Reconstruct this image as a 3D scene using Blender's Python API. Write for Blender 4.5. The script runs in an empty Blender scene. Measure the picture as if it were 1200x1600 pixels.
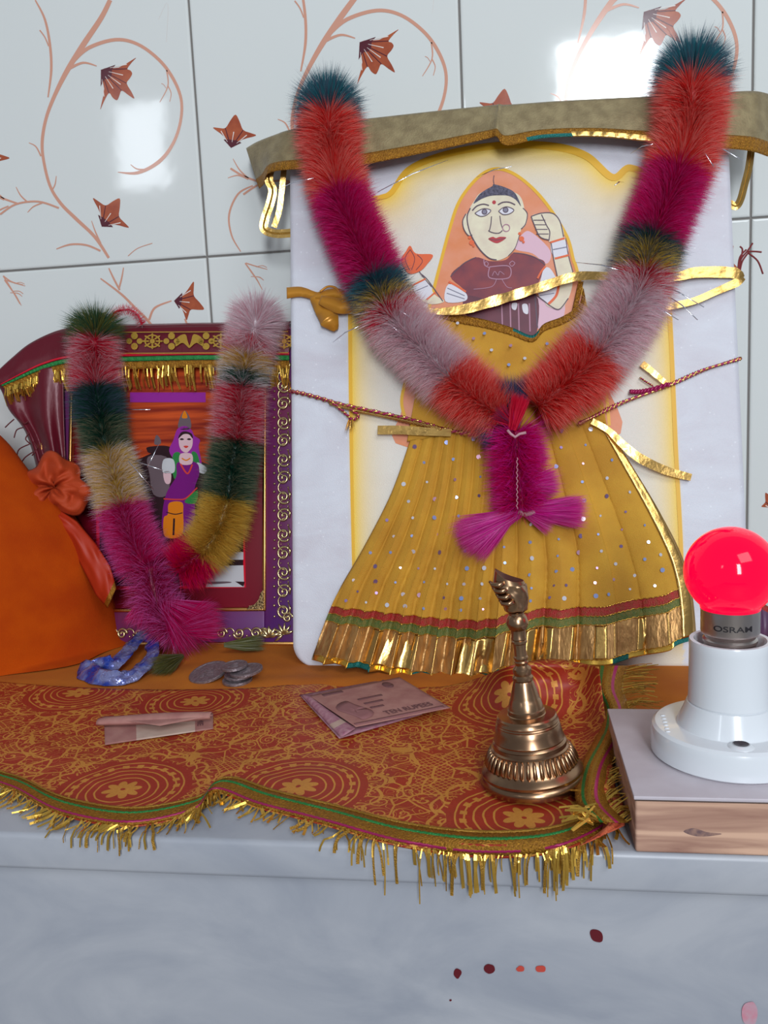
import bpy, math, random
import numpy as np
from mathutils import Vector, noise, geometry
random.seed(7); RNG = np.random.default_rng(7)
V = Vector; PI = math.pi
SC = bpy.context.scene; COL = SC.collection

# ------------------------------------------------------------------ camera model (millimetres, ledge top z=0, wall y=0)
F = 1350.0
YAW, PITCH, ROLL = math.radians(8.522), math.radians(8.088), math.radians(2.663)
CAM = V((28.345, -662.618, 182.616))
_f = V((-math.sin(YAW)*math.cos(PITCH), math.cos(YAW)*math.cos(PITCH), -math.sin(PITCH)))
_r = V((math.cos(YAW), math.sin(YAW), 0)); _u = _r.cross(_f)
RT = _r*math.cos(ROLL) - _u*math.sin(ROLL); UP = _u*math.cos(ROLL) + _r*math.sin(ROLL)
def ray(x, y): return _f + RT*((x-600)/F) - UP*((y-800)/F)
def on_y(x, y, Y):
    d = ray(x, y); return CAM + d*((Y-CAM.y)/d.y)
def on_z(x, y, Z):
    d = ray(x, y); return CAM + d*((Z-CAM.z)/d.z)
def on_lean(x, y, Y0, k, off=0.0):      # plane y = Y0 + k*z, pushed 'off' mm towards the room
    d = ray(x, y); n = V((0, -1, k)).normalized()
    c = V((0, Y0, 0)) + n*off
    return CAM + d*((c-CAM).dot(n)/d.dot(n))
YS, KS = -117.0, 0.22                   # marble slab front
YF, KF = -68.0, 0.24                    # framed picture front
def slab(x, y, off=0.0): return on_lean(x, y, YS, KS, off)
def frm(x, y, off=0.0): return on_lean(x, y, YF, KF, off)
def wallp(x, y, off=0.0): return on_y(x, y, -off)
SN = V((0, -1, KS)).normalized(); FN = V((0, -1, KF)).normalized()

def lin(c):
    out = []
    for v in c[:3]:
        v = v/255.0
        out.append(v/12.92 if v <= .04045 else ((v+.055)/1.055)**2.4)
    return (*out, 1.0)

# ------------------------------------------------------------------ materials
def new_mat(name):
    m = bpy.data.materials.new(name); m.use_nodes = True
    return m, m.node_tree, m.node_tree.nodes['Principled BSDF']
def N(nt, t, **kw):
    n = nt.nodes.new(t)
    for k, v in kw.items(): setattr(n, k, v)
    return n
def mat(name, rgb, rough=.6, metal=0.0, var=None, vscale=60, bump=0.0, bscale=300, spec=.5, coat=0, sub=0, sheen=0,
        emit=0, trans=0, stretch=None, aniso=None):
    m, nt, b = new_mat(name)
    b.inputs['Base Color'].default_value = lin(rgb)
    b.inputs['Roughness'].default_value = rough; b.inputs['Metallic'].default_value = metal
    b.inputs['Specular IOR Level'].default_value = spec
    b.inputs['Coat Weight'].default_value = coat; b.inputs['Coat Roughness'].default_value = .05
    b.inputs['Sheen Weight'].default_value = sheen
    if trans: b.inputs['Transmission Weight'].default_value = trans
    if emit:
        b.inputs['Emission Color'].default_value = lin(rgb); b.inputs['Emission Strength'].default_value = emit
    tc = N(nt, 'ShaderNodeTexCoord'); mp = N(nt, 'ShaderNodeMapping')
    if stretch: mp.inputs['Scale'].default_value = stretch
    nt.links.new(tc.outputs['Object'], mp.inputs['Vector'])
    if var:
        nz = N(nt, 'ShaderNodeTexNoise'); nz.inputs['Scale'].default_value = vscale; nz.inputs['Detail'].default_value = 5
        nt.links.new(mp.outputs[0], nz.inputs['Vector'])
        cr = N(nt, 'ShaderNodeValToRGB'); cr.color_ramp.elements[0].position = .35; cr.color_ramp.elements[1].position = .68
        cr.color_ramp.elements[0].color = lin(var); cr.color_ramp.elements[1].color = lin(rgb)
        nt.links.new(nz.outputs['Fac'], cr.inputs['Fac']); nt.links.new(cr.outputs[0], b.inputs['Base Color'])
    if bump:
        nz = N(nt, 'ShaderNodeTexNoise'); nz.inputs['Scale'].default_value = bscale; nz.inputs['Detail'].default_value = 3
        nt.links.new(mp.outputs[0], nz.inputs['Vector'])
        bp = N(nt, 'ShaderNodeBump'); bp.inputs['Strength'].default_value = bump; bp.inputs['Distance'].default_value = .001
        nt.links.new(nz.outputs['Fac'], bp.inputs['Height']); nt.links.new(bp.outputs[0], b.inputs['Normal'])
    return m
def fibre_mat(name, rgb, rough=.38, tl=.48):
    m, nt, b = new_mat(name)
    b.inputs['Base Color'].default_value = lin(rgb); b.inputs['Roughness'].default_value = rough
    b.inputs['Specular IOR Level'].default_value = .5
    t = N(nt, 'ShaderNodeBsdfTranslucent'); t.inputs['Color'].default_value = lin(rgb)
    mx = N(nt, 'ShaderNodeMixShader'); mx.inputs[0].default_value = tl
    out = nt.nodes['Material Output']
    nt.links.new(b.outputs[0], mx.inputs[1]); nt.links.new(t.outputs[0], mx.inputs[2]); nt.links.new(mx.outputs[0], out.inputs['Surface'])
    return m

M = {}
M['tile'] = mat('tile_glaze', (214, 217, 214), .06, bump=.16, bscale=20, spec=.6)
M['grout'] = mat('grout', (120, 116, 112), .9)
M['vine'] = mat('vine_print', (205, 150, 128), .15, spec=.5)
M['petal'] = mat('petal_print', (176, 92, 58), .15, var=(150, 70, 48), vscale=90)
M['petal_dark'] = mat('petal_dark_print', (88, 38, 48), .15)
M['petal_line'] = mat('petal_line_print', (226, 214, 206), .15)
M['painted_white'] = mat('painted_white', (216, 213, 220), .5)
M['skin'] = mat('painted_skin', (226, 218, 188), .5, var=(214, 200, 176), vscale=120)
M['ink'] = mat('painted_ink', (84, 62, 78), .5)
M['hair_ink'] = mat('painted_hair', (44, 38, 60), .5, var=(92, 88, 110), vscale=700)
M['veil'] = mat('painted_veil', (224, 150, 120), .55, var=(218, 130, 82), vscale=45)
M['maroon_paint'] = mat('painted_maroon', (140, 48, 52), .5, var=(110, 34, 52), vscale=80)
M['maroon_dark'] = mat('painted_maroon_dark', (104, 36, 54), .5, var=(88, 28, 48), vscale=80)
M['pale_pink'] = mat('painted_pale_pink', (216, 176, 190), .5)
M['orange_paint'] = mat('painted_orange', (222, 96, 44), .5)
M['red_paint'] = mat('painted_red', (178, 40, 50), .5)
M['yellow_paint'] = mat('painted_yellow', (226, 172, 24), .5)
M['lav'] = mat('painted_lavender', (170, 120, 140), .5)
M['iris'] = mat('painted_iris', (122, 118, 136), .5)

M['foil'] = mat('gold_foil', (212, 170, 98), .28, 1, bump=.6, bscale=130)
M['foil_wide'] = mat('gold_zari', (196, 152, 94), .42, .7, var=(158, 116, 68), vscale=200, bump=.7, bscale=420, stretch=(1, 1, .25))
M['tinsel'] = mat('gold_tinsel', (222, 176, 76), .26, .85)
M['tinsel_dark'] = mat('dull_gold_thread', (158, 116, 36), .45, .5, bump=.6, bscale=1500)
M['braid'] = mat('gold_braid', (182, 128, 36), .4, .6, var=(140, 92, 24), vscale=900, bump=1, bscale=1300)
M['satin_gold'] = mat('ochre_satin', (196, 132, 32), .35, .3, sheen=.3)
M['green_thread'] = mat('green_thread', (36, 130, 62), .35, .3, bump=.8, bscale=1500)
M['teal_thread'] = mat('teal_sparkle', (22, 110, 104), .3, .4, bump=.8, bscale=1500)
M['magenta_thread'] = mat('magenta_thread', (158, 24, 84), .4, .2)
M['silver'] = mat('silver_tinsel', (235, 235, 245), .15, 1)
M['brass'] = mat('bell_brass', (182, 146, 112), .27, 1, var=(148, 114, 88), vscale=60)
M['brass_dark'] = mat('bell_cup_shade', (104, 64, 56), .5, .9)  # darker brass for the finial's hollow, its shade put into the colour
M['khaki'] = mat('khaki_brocade', (152, 136, 98), .6, .25, var=(128, 112, 78), vscale=140, bump=.5, bscale=900, sheen=.2)
M['porcelain'] = mat('porcelain', (218, 222, 226), .22, spec=.6, coat=.4)
M['steel'] = mat('cap_metal', (196, 186, 180), .28, 1, bump=.15, bscale=200)
M['steel_dark'] = mat('cap_dark', (70, 60, 64), .4, .8)
M['black_ink'] = mat('stamped_ink', (26, 22, 26), .5)
M['laminate'] = mat('white_laminate', (196, 188, 194), .5, var=(186, 176, 182), vscale=60)
M['edge_dark'] = mat('laminate_edge', (92, 74, 66), .8)
M['saffron'] = mat('saffron_cotton', (184, 72, 2), .95, var=(166, 56, 2), vscale=30, bump=.3, bscale=1800, spec=.15)
M['saffron_dark'] = mat('saffron_satin', (172, 56, 4), .75, bump=.3, bscale=900)
M['mustard'] = mat('mustard_cotton', (190, 106, 8), .85, var=(174, 92, 6), vscale=30, bump=.3, bscale=1800)
M['yellow'] = mat('yellow_georgette', (206, 156, 52), .75, var=(186, 134, 44), vscale=35, bump=.45, bscale=1900, spec=.3)
M['redband'] = mat('red_woven_band', (172, 36, 40), .5, .15, var=(150, 60, 36), vscale=420, bump=.8, bscale=1300)
M['greenband'] = mat('green_woven_band', (84, 104, 48), .5, .15, var=(120, 112, 50), vscale=420, bump=.8, bscale=1300)
M['maroon_satin'] = mat('maroon_satin', (96, 8, 28), .34, .1, sheen=.1, bump=.25, bscale=300, stretch=(1, 1, .3))
M['frame_purple'] = mat('frame_purple', (84, 36, 104), .35, .1, var=(112, 36, 76), vscale=18, spec=.3)
M['mat_red'] = mat('mount_red', (112, 8, 30), .4, spec=.15)
M['bright_red'] = mat('mount_line_red', (196, 16, 42), .3)
M['gilt'] = mat('gilt', (214, 160, 92), .22, 1)
M['ivory_gilt'] = mat('pale_gilt', (206, 186, 140), .25, .9)
M['coin'] = mat('coin_steel', (158, 146, 150), .42, .7, var=(130, 116, 120), vscale=500, bump=.5, bscale=900)
M['note'] = mat('note_paper', (170, 122, 112), .85, var=(152, 100, 94), vscale=110)
M['note_pale'] = mat('note_paper_pale', (192, 166, 150), .85, var=(180, 150, 136), vscale=90)
M['note_dark'] = mat('note_print', (106, 66, 68), .85)
M['note_edge'] = mat('note_print_violet', (150, 92, 112), .85, var=(176, 130, 138), vscale=300)
M['drop_dark'] = mat('dried_red_drop', (92, 6, 22), .4)
M['drop_light'] = mat('dried_vermilion_drop', (186, 66, 52), .6)
M['pink_smear'] = mat('pink_smear', (196, 120, 136), .7, var=(176, 158, 168), vscale=180)
M['blossom_white'] = mat('sequin_pearl', (240, 238, 246), .15, .5)
M['seq_blue'] = mat('sequin_blue', (160, 176, 226), .25, .45)
M['seq_pink'] = mat('sequin_pink', (206, 160, 180), .25, .5)
M['seq_violet'] = mat('sequin_violet', (142, 116, 160), .3, .6)

FC = {'teal': (44, 128, 140), 'red': (236, 62, 58), 'magenta': (216, 0, 106), 'slate': (84, 100, 120), 'yellow': (228, 196, 92),
      'crimson': (222, 20, 66), 'white': (240, 228, 232), 'clear': (232, 224, 226), 'hotpink': (226, 44, 172), 'pinkred': (222, 28, 66),
      'green': (34, 92, 72), 'olive': (120, 120, 60), 'gold': (218, 176, 72), 'rose': (226, 180, 190), 'purplepink': (226, 104, 186),
      'salmon': (240, 150, 138), 'lightmag': (214, 60, 140), 'blue': (60, 76, 124), 'darkmag': (176, 0, 76), 'sage': (138, 140, 112)}
FM = {k: fibre_mat('fibre_'+k, v) for k, v in FC.items()}

def marble(name, base, vein, vs, dark_top=None, rough=.35, speck=True):
    m, nt, b = new_mat(name)
    tc = N(nt, 'ShaderNodeTexCoord')
    n1 = N(nt, 'ShaderNodeTexNoise'); n1.inputs['Scale'].default_value = vs; n1.inputs['Detail'].default_value = 8; n1.inputs['Distortion'].default_value = 1.2
    n1.inputs['Roughness'].default_value = .6
    mp = N(nt, 'ShaderNodeMapping'); mp.inputs['Scale'].default_value = (1, 1, 2.2); nt.links.new(tc.outputs['Object'], mp.inputs[0]); nt.links.new(mp.outputs[0], n1.inputs['Vector'])
    cr = N(nt, 'ShaderNodeValToRGB'); e = cr.color_ramp.elements
    e[0].position = .3; e[0].color = lin(vein); e[1].position = .66; e[1].color = lin(base)
    nt.links.new(n1.outputs['Fac'], cr.inputs['Fac'])
    src = cr.outputs[0]
    if speck:
        v = N(nt, 'ShaderNodeTexVoronoi'); v.inputs['Scale'].default_value = 160; nt.links.new(tc.outputs['Object'], v.inputs['Vector'])
        c2 = N(nt, 'ShaderNodeValToRGB'); c2.color_ramp.elements[0].position = .0; c2.color_ramp.elements[0].color = (.5, .5, .5, 1)
        c2.color_ramp.elements[1].position = .13; c2.color_ramp.elements[1].color = (0, 0, 0, 1)
        nt.links.new(v.outputs['Distance'], c2.inputs['Fac'])
        mx = N(nt, 'ShaderNodeMix', data_type='RGBA'); mx.inputs[7].default_value = lin((244, 246, 250))
        nt.links.new(c2.outputs[0], mx.inputs[0]); nt.links.new(src, mx.inputs[6]); src = mx.outputs[2]
    return m, nt, b, src
m, nt, b, src = marble('platform_marble', (170, 172, 178), (146, 150, 160), 9, rough=.3, speck=False)
nt.links.new(src, b.inputs['Base Color']); b.inputs['Roughness'].default_value = .38; M['marble'] = m
m, nt, b, src = marble('slab_marble', (208, 210, 218), (196, 192, 200), 12)
at = N(nt, 'ShaderNodeAttribute', attribute_name='paint')
mx = N(nt, 'ShaderNodeMix', data_type='RGBA')
nt.links.new(at.outputs['Alpha'], mx.inputs[0]); nt.links.new(src, mx.inputs[6]); nt.links.new(at.outputs['Color'], mx.inputs[7])
nt.links.new(mx.outputs[2], b.inputs['Base Color']); b.inputs['Roughness'].default_value = .45; M['slab'] = m
bn = N(nt, 'ShaderNodeTexNoise'); bn.inputs['Scale'].default_value = 500; bp = N(nt, 'ShaderNodeBump'); bp.inputs['Strength'].default_value = .35; bp.inputs['Distance'].default_value = .0005
nt.links.new(bn.outputs[0], bp.inputs['Height']); nt.links.new(bp.outputs[0], b.inputs['Normal'])

# wood block: layered grain with a dark knot
m, nt, b = new_mat('raw_wood'); M['wood'] = m
tc = N(nt, 'ShaderNodeTexCoord'); mp = N(nt, 'ShaderNodeMapping'); mp.inputs['Scale'].default_value = (9, 30, 120)
nz = N(nt, 'ShaderNodeTexNoise'); nz.inputs['Scale'].default_value = 1.4; nz.inputs['Detail'].default_value = 6; nz.inputs['Distortion'].default_value = .8
cr = N(nt, 'ShaderNodeValToRGB'); e = cr.color_ramp.elements
e[0].position = .3; e[0].color = lin((150, 110, 94)); e[1].position = .6; e[1].color = lin((208, 168, 142))
x = e.new(.24); x.color = lin((62, 44, 56))
nt.links.new(tc.outputs['Object'], mp.inputs[0]); nt.links.new(mp.outputs[0], nz.inputs['Vector']); nt.links.new(nz.outputs[0], cr.inputs[0])
nt.links.new(cr.outputs[0], b.inputs['Base Color']); b.inputs['Roughness'].default_value = .8

# bulb glass
m, nt, b = new_mat('red_bulb_glass'); M['bulb'] = m
b.inputs['Base Color'].default_value = lin((120, 0, 24)); b.inputs['Roughness'].default_value = .08; b.inputs['Specular IOR Level'].default_value = .3
b.inputs['Emission Color'].default_value = (1, 0, .05, 1); b.inputs['Emission Strength'].default_value = .78

# blue cellophane
m, nt, b = new_mat('blue_cellophane'); M['cello'] = m
b.inputs['Base Color'].default_value = lin((52, 84, 178)); b.inputs['Roughness'].default_value = .15; b.inputs['Metallic'].default_value = .35
tcc = N(nt, 'ShaderNodeTexCoord'); nz = N(nt, 'ShaderNodeTexNoise'); nz.inputs['Scale'].default_value = 260; bp = N(nt, 'ShaderNodeBump'); bp.inputs['Strength'].default_value = 1; bp.inputs['Distance'].default_value = .0015
nt.links.new(tcc.outputs['Object'], nz.inputs['Vector']); nt.links.new(nz.outputs[0], bp.inputs['Height']); nt.links.new(bp.outputs[0], b.inputs['Normal'])
cr = N(nt, 'ShaderNodeValToRGB'); cr.color_ramp.elements[0].position = .4; cr.color_ramp.elements[0].color = lin((36, 62, 160)); cr.color_ramp.elements[1].position = .6; cr.color_ramp.elements[1].color = lin((132, 136, 182))
n2 = N(nt, 'ShaderNodeTexNoise'); n2.inputs['Scale'].default_value = 90; nt.links.new(tcc.outputs['Object'], n2.inputs['Vector']); nt.links.new(n2.outputs[0], cr.inputs[0]); nt.links.new(cr.outputs[0], b.inputs['Base Color'])

# ------------------------------------------------------------------ mesh builder
class MB:
    def __init__(s): s.v = []; s.f = []; s.m = []; s.uv = None
    def add(s, vs, fs, mi=0):
        o = len(s.v); s.v += [tuple(p) for p in vs]
        for f in fs: s.f.append(tuple(i+o for i in f)); s.m.append(mi)
    def poly(s, pts, mi=0): s.add(pts, [tuple(range(len(pts)))], mi)
    def box(s, a, b, mi=0, bev=0.0):
        x0, y0, z0 = a; x1, y1, z1 = b
        if bev <= 0:
            vs = [(x, y, z) for z in (z0, z1) for y in (y0, y1) for x in (x0, x1)]
            s.add(vs, [(0, 2, 3, 1), (4, 5, 7, 6), (0, 1, 5, 4), (2, 6, 7, 3), (0, 4, 6, 2), (1, 3, 7, 5)], mi); return
        import bmesh
        bm = bmesh.new(); bmesh.ops.create_cube(bm, size=1)
        for q in bm.verts: q.co = V(((x0+x1)/2+q.co.x*(x1-x0), (y0+y1)/2+q.co.y*(y1-y0), (z0+z1)/2+q.co.z*(z1-z0)))
        bmesh.ops.bevel(bm, geom=list(bm.edges), offset=bev, segments=3, affect='EDGES', profile=.5)
        bm.verts.index_update(); s.add([q.co[:] for q in bm.verts], [[q.index for q in f.verts] for f in bm.faces], mi); bm.free()
    def grid(s, fn, nu, nv, mi=0, mfn=None, closed=False):
        o = len(s.v)
        for j in range(nv+1):
            for i in range(nu+(0 if closed else 1)): s.v.append(tuple(fn(i/nu, j/nv)))
        w = nu if closed else nu+1
        for j in range(nv):
            for i in range(nu):
                i2 = (i+1) % w if closed else i+1
                s.f.append((o+j*w+i, o+(j+1)*w+i, o+(j+1)*w+i2, o+j*w+i2))
                s.m.append(mfn((i+.5)/nu, (j+.5)/nv) if mfn else mi)
    def tube(s, pts, r, n=8, mi=0, cap=True, flat=1.0):
        pts = [V(p) for p in pts]; k = len(pts); rs = r if isinstance(r, (list, tuple)) else [r]*k
        o = len(s.v); prev = None
        for i, p in enumerate(pts):
            t = (pts[min(i+1, k-1)]-pts[max(i-1, 0)])
            t = t.normalized() if t.length > 1e-9 else V((0, 0, 1))
            if prev is None:
                a = t.orthogonal().normalized()
            else:
                a = prev - t*prev.dot(t); a = a.normalized() if a.length > 1e-6 else t.orthogonal().normalized()
            prev = a; b = t.cross(a)
            for j in range(n):
                q = 2*PI*j/n; s.v.append(tuple(p+a*(rs[i]*math.cos(q))+b*(rs[i]*flat*math.sin(q))))
        for i in range(k-1):
            for j in range(n):
                s.f.append((o+i*n+j, o+i*n+(j+1) % n, o+(i+1)*n+(j+1) % n, o+(i+1)*n+j)); s.m.append(mi)
        if cap:
            s.f.append(tuple(o+j for j in reversed(range(n)))); s.m.append(mi)
            s.f.append(tuple(o+(k-1)*n+j for j in range(n))); s.m.append(mi)
    def lathe(s, prof, c, n=64, mi=0, mfn=None, rfn=None):
        c = V(c)
        def fn(u, v):
            i = v*(len(prof)-1); a = prof[int(round(i))]; q = 2*PI*u
            r = a[0]*(rfn(q, a) if rfn else 1)
            return c+V((r*math.cos(q), r*math.sin(q), a[1]))
        # faces wind outward when the profile runs upwards reversed
        s.grid(fn, n, len(prof)-1, mi, mfn, closed=True)
    def ribbon(s, pts, w, nrm, mi=0, thick=.25):
        """strip of real thickness along pts, w = width(s), nrm = facing direction(s)"""
        pts = [V(p) for p in pts]; k = len(pts); o = len(s.v)
        for i, p in enumerate(pts):
            t = (pts[min(i+1, k-1)]-pts[max(i-1, 0)]).normalized()
            nn = V(nrm[i] if isinstance(nrm, list) else nrm).normalized(); sd = t.cross(nn)
            sd = sd.normalized() if sd.length > 1e-6 else t.orthogonal().normalized()
            up = sd.cross(t).normalized(); ww = (w[i] if isinstance(w, (list, tuple)) else w)/2
            for a, b in ((-1, -1), (1, -1), (1, 1), (-1, 1)): s.v.append(tuple(p+sd*(ww*a)+up*(thick/2*b)))
        for i in range(k-1):
            for j in range(4):
                s.f.append((o+i*4+j, o+i*4+(j+1) % 4, o+(i+1)*4+(j+1) % 4, o+(i+1)*4+j)); s.m.append(mi)
        s.f.append((o+3, o+2, o+1, o)); s.m.append(mi); e = o+(k-1)*4; s.f.append((e, e+1, e+2, e+3)); s.m.append(mi)
    def build(s, name, mats, parent=None, smooth=True, solid=0, sharp=0):
        base = V(parent['_base']) if parent is not None else V((0, 0, 0))
        if parent is None and getattr(s, 'origin', None): base = V(s.origin)
        me = bpy.data.meshes.new(name)
        a = (np.array(s.v, dtype=np.float64)-np.array(base[:]))*.001
        me.from_pydata(a.tolist(), [], s.f)
        mats = mats if isinstance(mats, (list, tuple)) else [mats]
        for mm in mats: me.materials.append(mm)
        me.polygons.foreach_set('material_index', s.m)
        if smooth: me.polygons.foreach_set('use_smooth', [True]*len(s.f))
        if s.uv is not None:
            ul = me.uv_layers.new(name='UVMap'); li = np.empty(len(me.loops), dtype=np.int32); me.loops.foreach_get('vertex_index', li)
            ul.data.foreach_set('uv', np.array(s.uv, dtype=np.float32)[li].ravel())
        me.update(); me.validate()
        if smooth and sharp: me.set_sharp_from_angle(angle=math.radians(sharp))
        ob = bpy.data.objects.new(name, me); COL.objects.link(ob)
        if parent is not None: ob.parent = parent
        else: ob.location = base*.001
        ob['_base'] = list(base)
        if solid:
            md = ob.modifiers.new('thickness', 'SOLIDIFY'); md.thickness = solid*.001; md.offset = 0
        return ob
ALL_BASES = []
def thing(name, label, cat, base, group=None):
    o = bpy.data.objects.new(name, None); COL.objects.link(o); o.location = V(base)*.001
    o.empty_display_size = .01; o['_base'] = list(base); o['label'] = label; o['category'] = cat
    if group: o['group'] = group
    return o
def tag(o, label, cat, group=None):
    o['label'] = label; o['category'] = cat
    if group: o['group'] = group
    return o

def cat(pts, n=8, closed=False):
    """Catmull-Rom through tuples of any dimension"""
    P = [np.array(p, float) for p in pts]; out = []; k = len(P)
    rng = range(k) if closed else range(k-1)
    for i in rng:
        if closed: p0, p1, p2, p3 = P[i-1], P[i], P[(i+1) % k], P[(i+2) % k]
        else: p0, p1, p2, p3 = P[max(i-1, 0)], P[i], P[i+1], P[min(i+2, k-1)]
        for j in range(n):
            t = j/n
            out.append(.5*((2*p1)+(-p0+p2)*t+(2*p0-5*p1+4*p2-p3)*t*t+(-p0+3*p1-3*p2+p3)*t**3))
    if not closed: out.append(P[-1])
    return out
def lerp_path(pts, t):
    """piecewise linear by parameter"""
    n = len(pts)-1; f = min(max(t, 0), 1)*n; i = min(int(f), n-1); g = f-i
    return tuple(a*(1-g)+b*g for a, b in zip(pts[i], pts[i+1]))
def nz(x, y, z=0.0): return noise.noise(V((x, y, z)))

# flat paint / print shapes traced on a surface
def decal(mb, pts, fn, off, mi, smooth=True, n=5):
    q = cat(pts, n, True) if smooth else pts
    P = [fn(p[0], p[1], off) for p in q]
    nn = geometry.normal(P)
    if nn.dot(_f) > 0: P.reverse()
    tris = geometry.tessellate_polygon([P])
    mb.add(P, [t for t in tris], mi)
OFFC = [0]
def stroke(mb, pts, w, fn, off, mi, n=6, smooth=True, taper=False):
    OFFC[0] = (OFFC[0]+1) % 9; off = off+OFFC[0]*.012
    q = cat(pts, n) if smooth and len(pts) > 2 else [np.array(p, float) for p in pts]
    k = len(q); L = []
    for i in range(k):
        t = q[min(i+1, k-1)][:2]-q[max(i-1, 0)][:2]; t = t/(np.linalg.norm(t)+1e-9); s_ = np.array([-t[1], t[0]])
        ww = w if not isinstance(w, (list, tuple)) else lerp_path([(a,) for a in w], i/(k-1))[0]
        if taper: ww = ww*(.35+.65*math.sin(PI*min(max(i/(k-1), .02), .98)))
        L.append((fn(*(q[i][:2]+s_*ww/2), off), fn(*(q[i][:2]-s_*ww/2), off)))
    vs = [p for pr in L for p in pr]
    mb.add(vs, [(2*i, 2*i+1, 2*i+3, 2*i+2) for i in range(k-1)], mi)
def dot(mb, x, y, r, fn, off, mi, n=14, ry=None):
    decal(mb, [(x+r*math.cos(2*PI*i/n), y+(ry or r)*math.sin(2*PI*i/n)) for i in range(n)], fn, off, mi, False)

# ------------------------------------------------------------------ fur
def fibres(mb, P, D, L, w, mats_idx, curl=.25):
    """P roots (n,3) D unit directions (n,3) L lengths (n)"""
    n = len(P); R = RNG.normal(size=(n, 3)); S = np.cross(D, R); S /= np.linalg.norm(S, axis=1)[:, None]+1e-9
    B = RNG.normal(size=(n, 3))*curl; L = L[:, None]
    w = np.full((n, 1), w)*RNG.uniform(.7, 1.3, (n, 1))
    p1 = P+D*L*.5+B*L*.1; p2 = P+D*L+B*L*.3
    vs = np.stack([P-S*w*.4, P+S*w*.4, p1+S*w*.5, p1-S*w*.5, p2], 1).reshape(-1, 3)
    o = len(mb.v); mb.v += [tuple(a) for a in vs.tolist()]
    for i in range(n):
        q = o+5*i; mb.f.append((q, q+1, q+2, q+3)); mb.f.append((q+3, q+2, q+4)); mi = int(mats_idx[i]); mb.m += [mi, mi]
def fur_seg(path, radius, n, w=.3, tilt=.25, second=.2, core=.3, rvar=.07):
    """path: list of Vectors; bottle-brush of fibres; mats: 0 main, 1 secondary"""
    mb = MB(); pts = np.array([p[:] for p in path]); k = len(pts)
    seg = np.linalg.norm(np.diff(pts, axis=0), axis=1); cum = np.concatenate([[0], np.cumsum(seg)]); tot = cum[-1]
    s = RNG.uniform(0, tot, n); P = np.stack([np.interp(s, cum, pts[:, a]) for a in range(3)], 1)
    T = np.gradient(pts, axis=0); T /= np.linalg.norm(T, axis=1)[:, None]+1e-9
    Ts = np.stack([np.interp(s, cum, T[:, a]) for a in range(3)], 1); Ts /= np.linalg.norm(Ts, axis=1)[:, None]
    D = RNG.normal(size=(n, 3)); D -= (D*Ts).sum(1)[:, None]*Ts; D /= np.linalg.norm(D, axis=1)[:, None]
    D = D+Ts*RNG.normal(0, tilt, (n, 1)); D /= np.linalg.norm(D, axis=1)[:, None]
    L = radius*RNG.uniform(1-2.2*rvar, 1+rvar, n)
    mi = (RNG.uniform(size=n) < second).astype(int); L = L*np.where(mi == 1, 1.06, .94)
    fibres(mb, P, D, L, w, mi, .16)
    if core:
        mb.tube([V(p) for p in pts], [radius*core*(.9 if 0 < i < k-1 else .5) for i in range(k)], 10, 0)
    return mb
def tuft(mb, a, b, spread, n, w=.3, mi=0, mi2=None, lv=.2, root=1.0):
    a, b = np.array(a[:]), np.array(b[:]); d = b-a; L = np.linalg.norm(d); d = d/L
    R = RNG.normal(size=(n, 3)); R -= (R@d)[:, None]*d; R /= np.linalg.norm(R, axis=1)[:, None]+1e-9
    rr = np.sqrt(RNG.uniform(size=(n, 1)))
    D = d+R*rr*spread; D /= np.linalg.norm(D, axis=1)[:, None]
    P = a+R*rr*root
    idx = np.full(n, mi) if mi2 is None else np.where(RNG.uniform(size=n) < .3, mi2, mi)
    fibres(mb, P, D, L*RNG.uniform(1-lv, 1.03, n), w, idx, .12)

# ================================================================== SETTING
def struct(o): o['kind'] = 'structure'; return o
# --- tiled wall with printed vines and flowers (one mesh)
wall = MB(); TW, TH = 200.0, 300.0
x0, x1, z0, z1 = -1000, 1000, -610, 890
wall.box((x0, 1.6, z0), (x1, 60, z1), 1)
g = .8; bv = 1.6
for ci in range(-5, 5):
    for ri in range(-3, 2):
        a, b_, c, d = ci*TW+g, (ci+1)*TW-g, 290+ri*TH+g, 290+(ri+1)*TH-g
        rings = [(0, 1.7), (0, .9), (bv*.35, .25), (bv, 0)]
        vs = []; fs = []
        for ins, yy in rings: vs += [(a+ins, yy, c+ins), (b_-ins, yy, c+ins), (b_-ins, yy, d-ins), (a+ins, yy, d-ins)]
        for k in range(3):
            for j in range(4): fs.append((4*k+j, 4*k+(j+1) % 4, 4*k+4+(j+1) % 4, 4*k+4+j))
        fs.append((12, 13, 14, 15)); wall.add(vs, fs, 0)
motif = MB()      # traced from the tile left of the slab: upper row
S_ = lambda pts, w, mi=2, o=.12: stroke(motif, pts, w, wallp, o, mi)
S_([(172, 0), (158, 28), (130, 70), (105, 110), (85, 150), (72, 185), (66, 220), (68, 250), (78, 290), (95, 318), (120, 343), (148, 370), (170, 403)], [7, 8, 9, 8, 6, 5, 5, 4.5, 4.5, 5, 5.5, 5, 4])
S_([(112, 98), (138, 75), (180, 62), (215, 69), (248, 93), (270, 122), (283, 155), (282, 190), (270, 225), (248, 253), (215, 270), (184, 269)], [6, 6, 5.5, 5, 5, 5, 4.5, 4.5, 5, 6, 5, 1])
S_([(108, 107), (130, 98), (151, 103)], [5, 3.5, 1.5]); S_([(55, 0), (70, 30), (78, 70), (80, 110), (75, 152)], [2, 3.5, 4, 4, 2])
S_([(62, 47), (70, 58), (76, 72)], 2); S_([(88, 389), (110, 382), (135, 383), (157, 392)], [1.5, 3, 3, 3]); S_([(143, 345), (149, 362), (157, 380)], [1, 2, 3])
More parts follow.
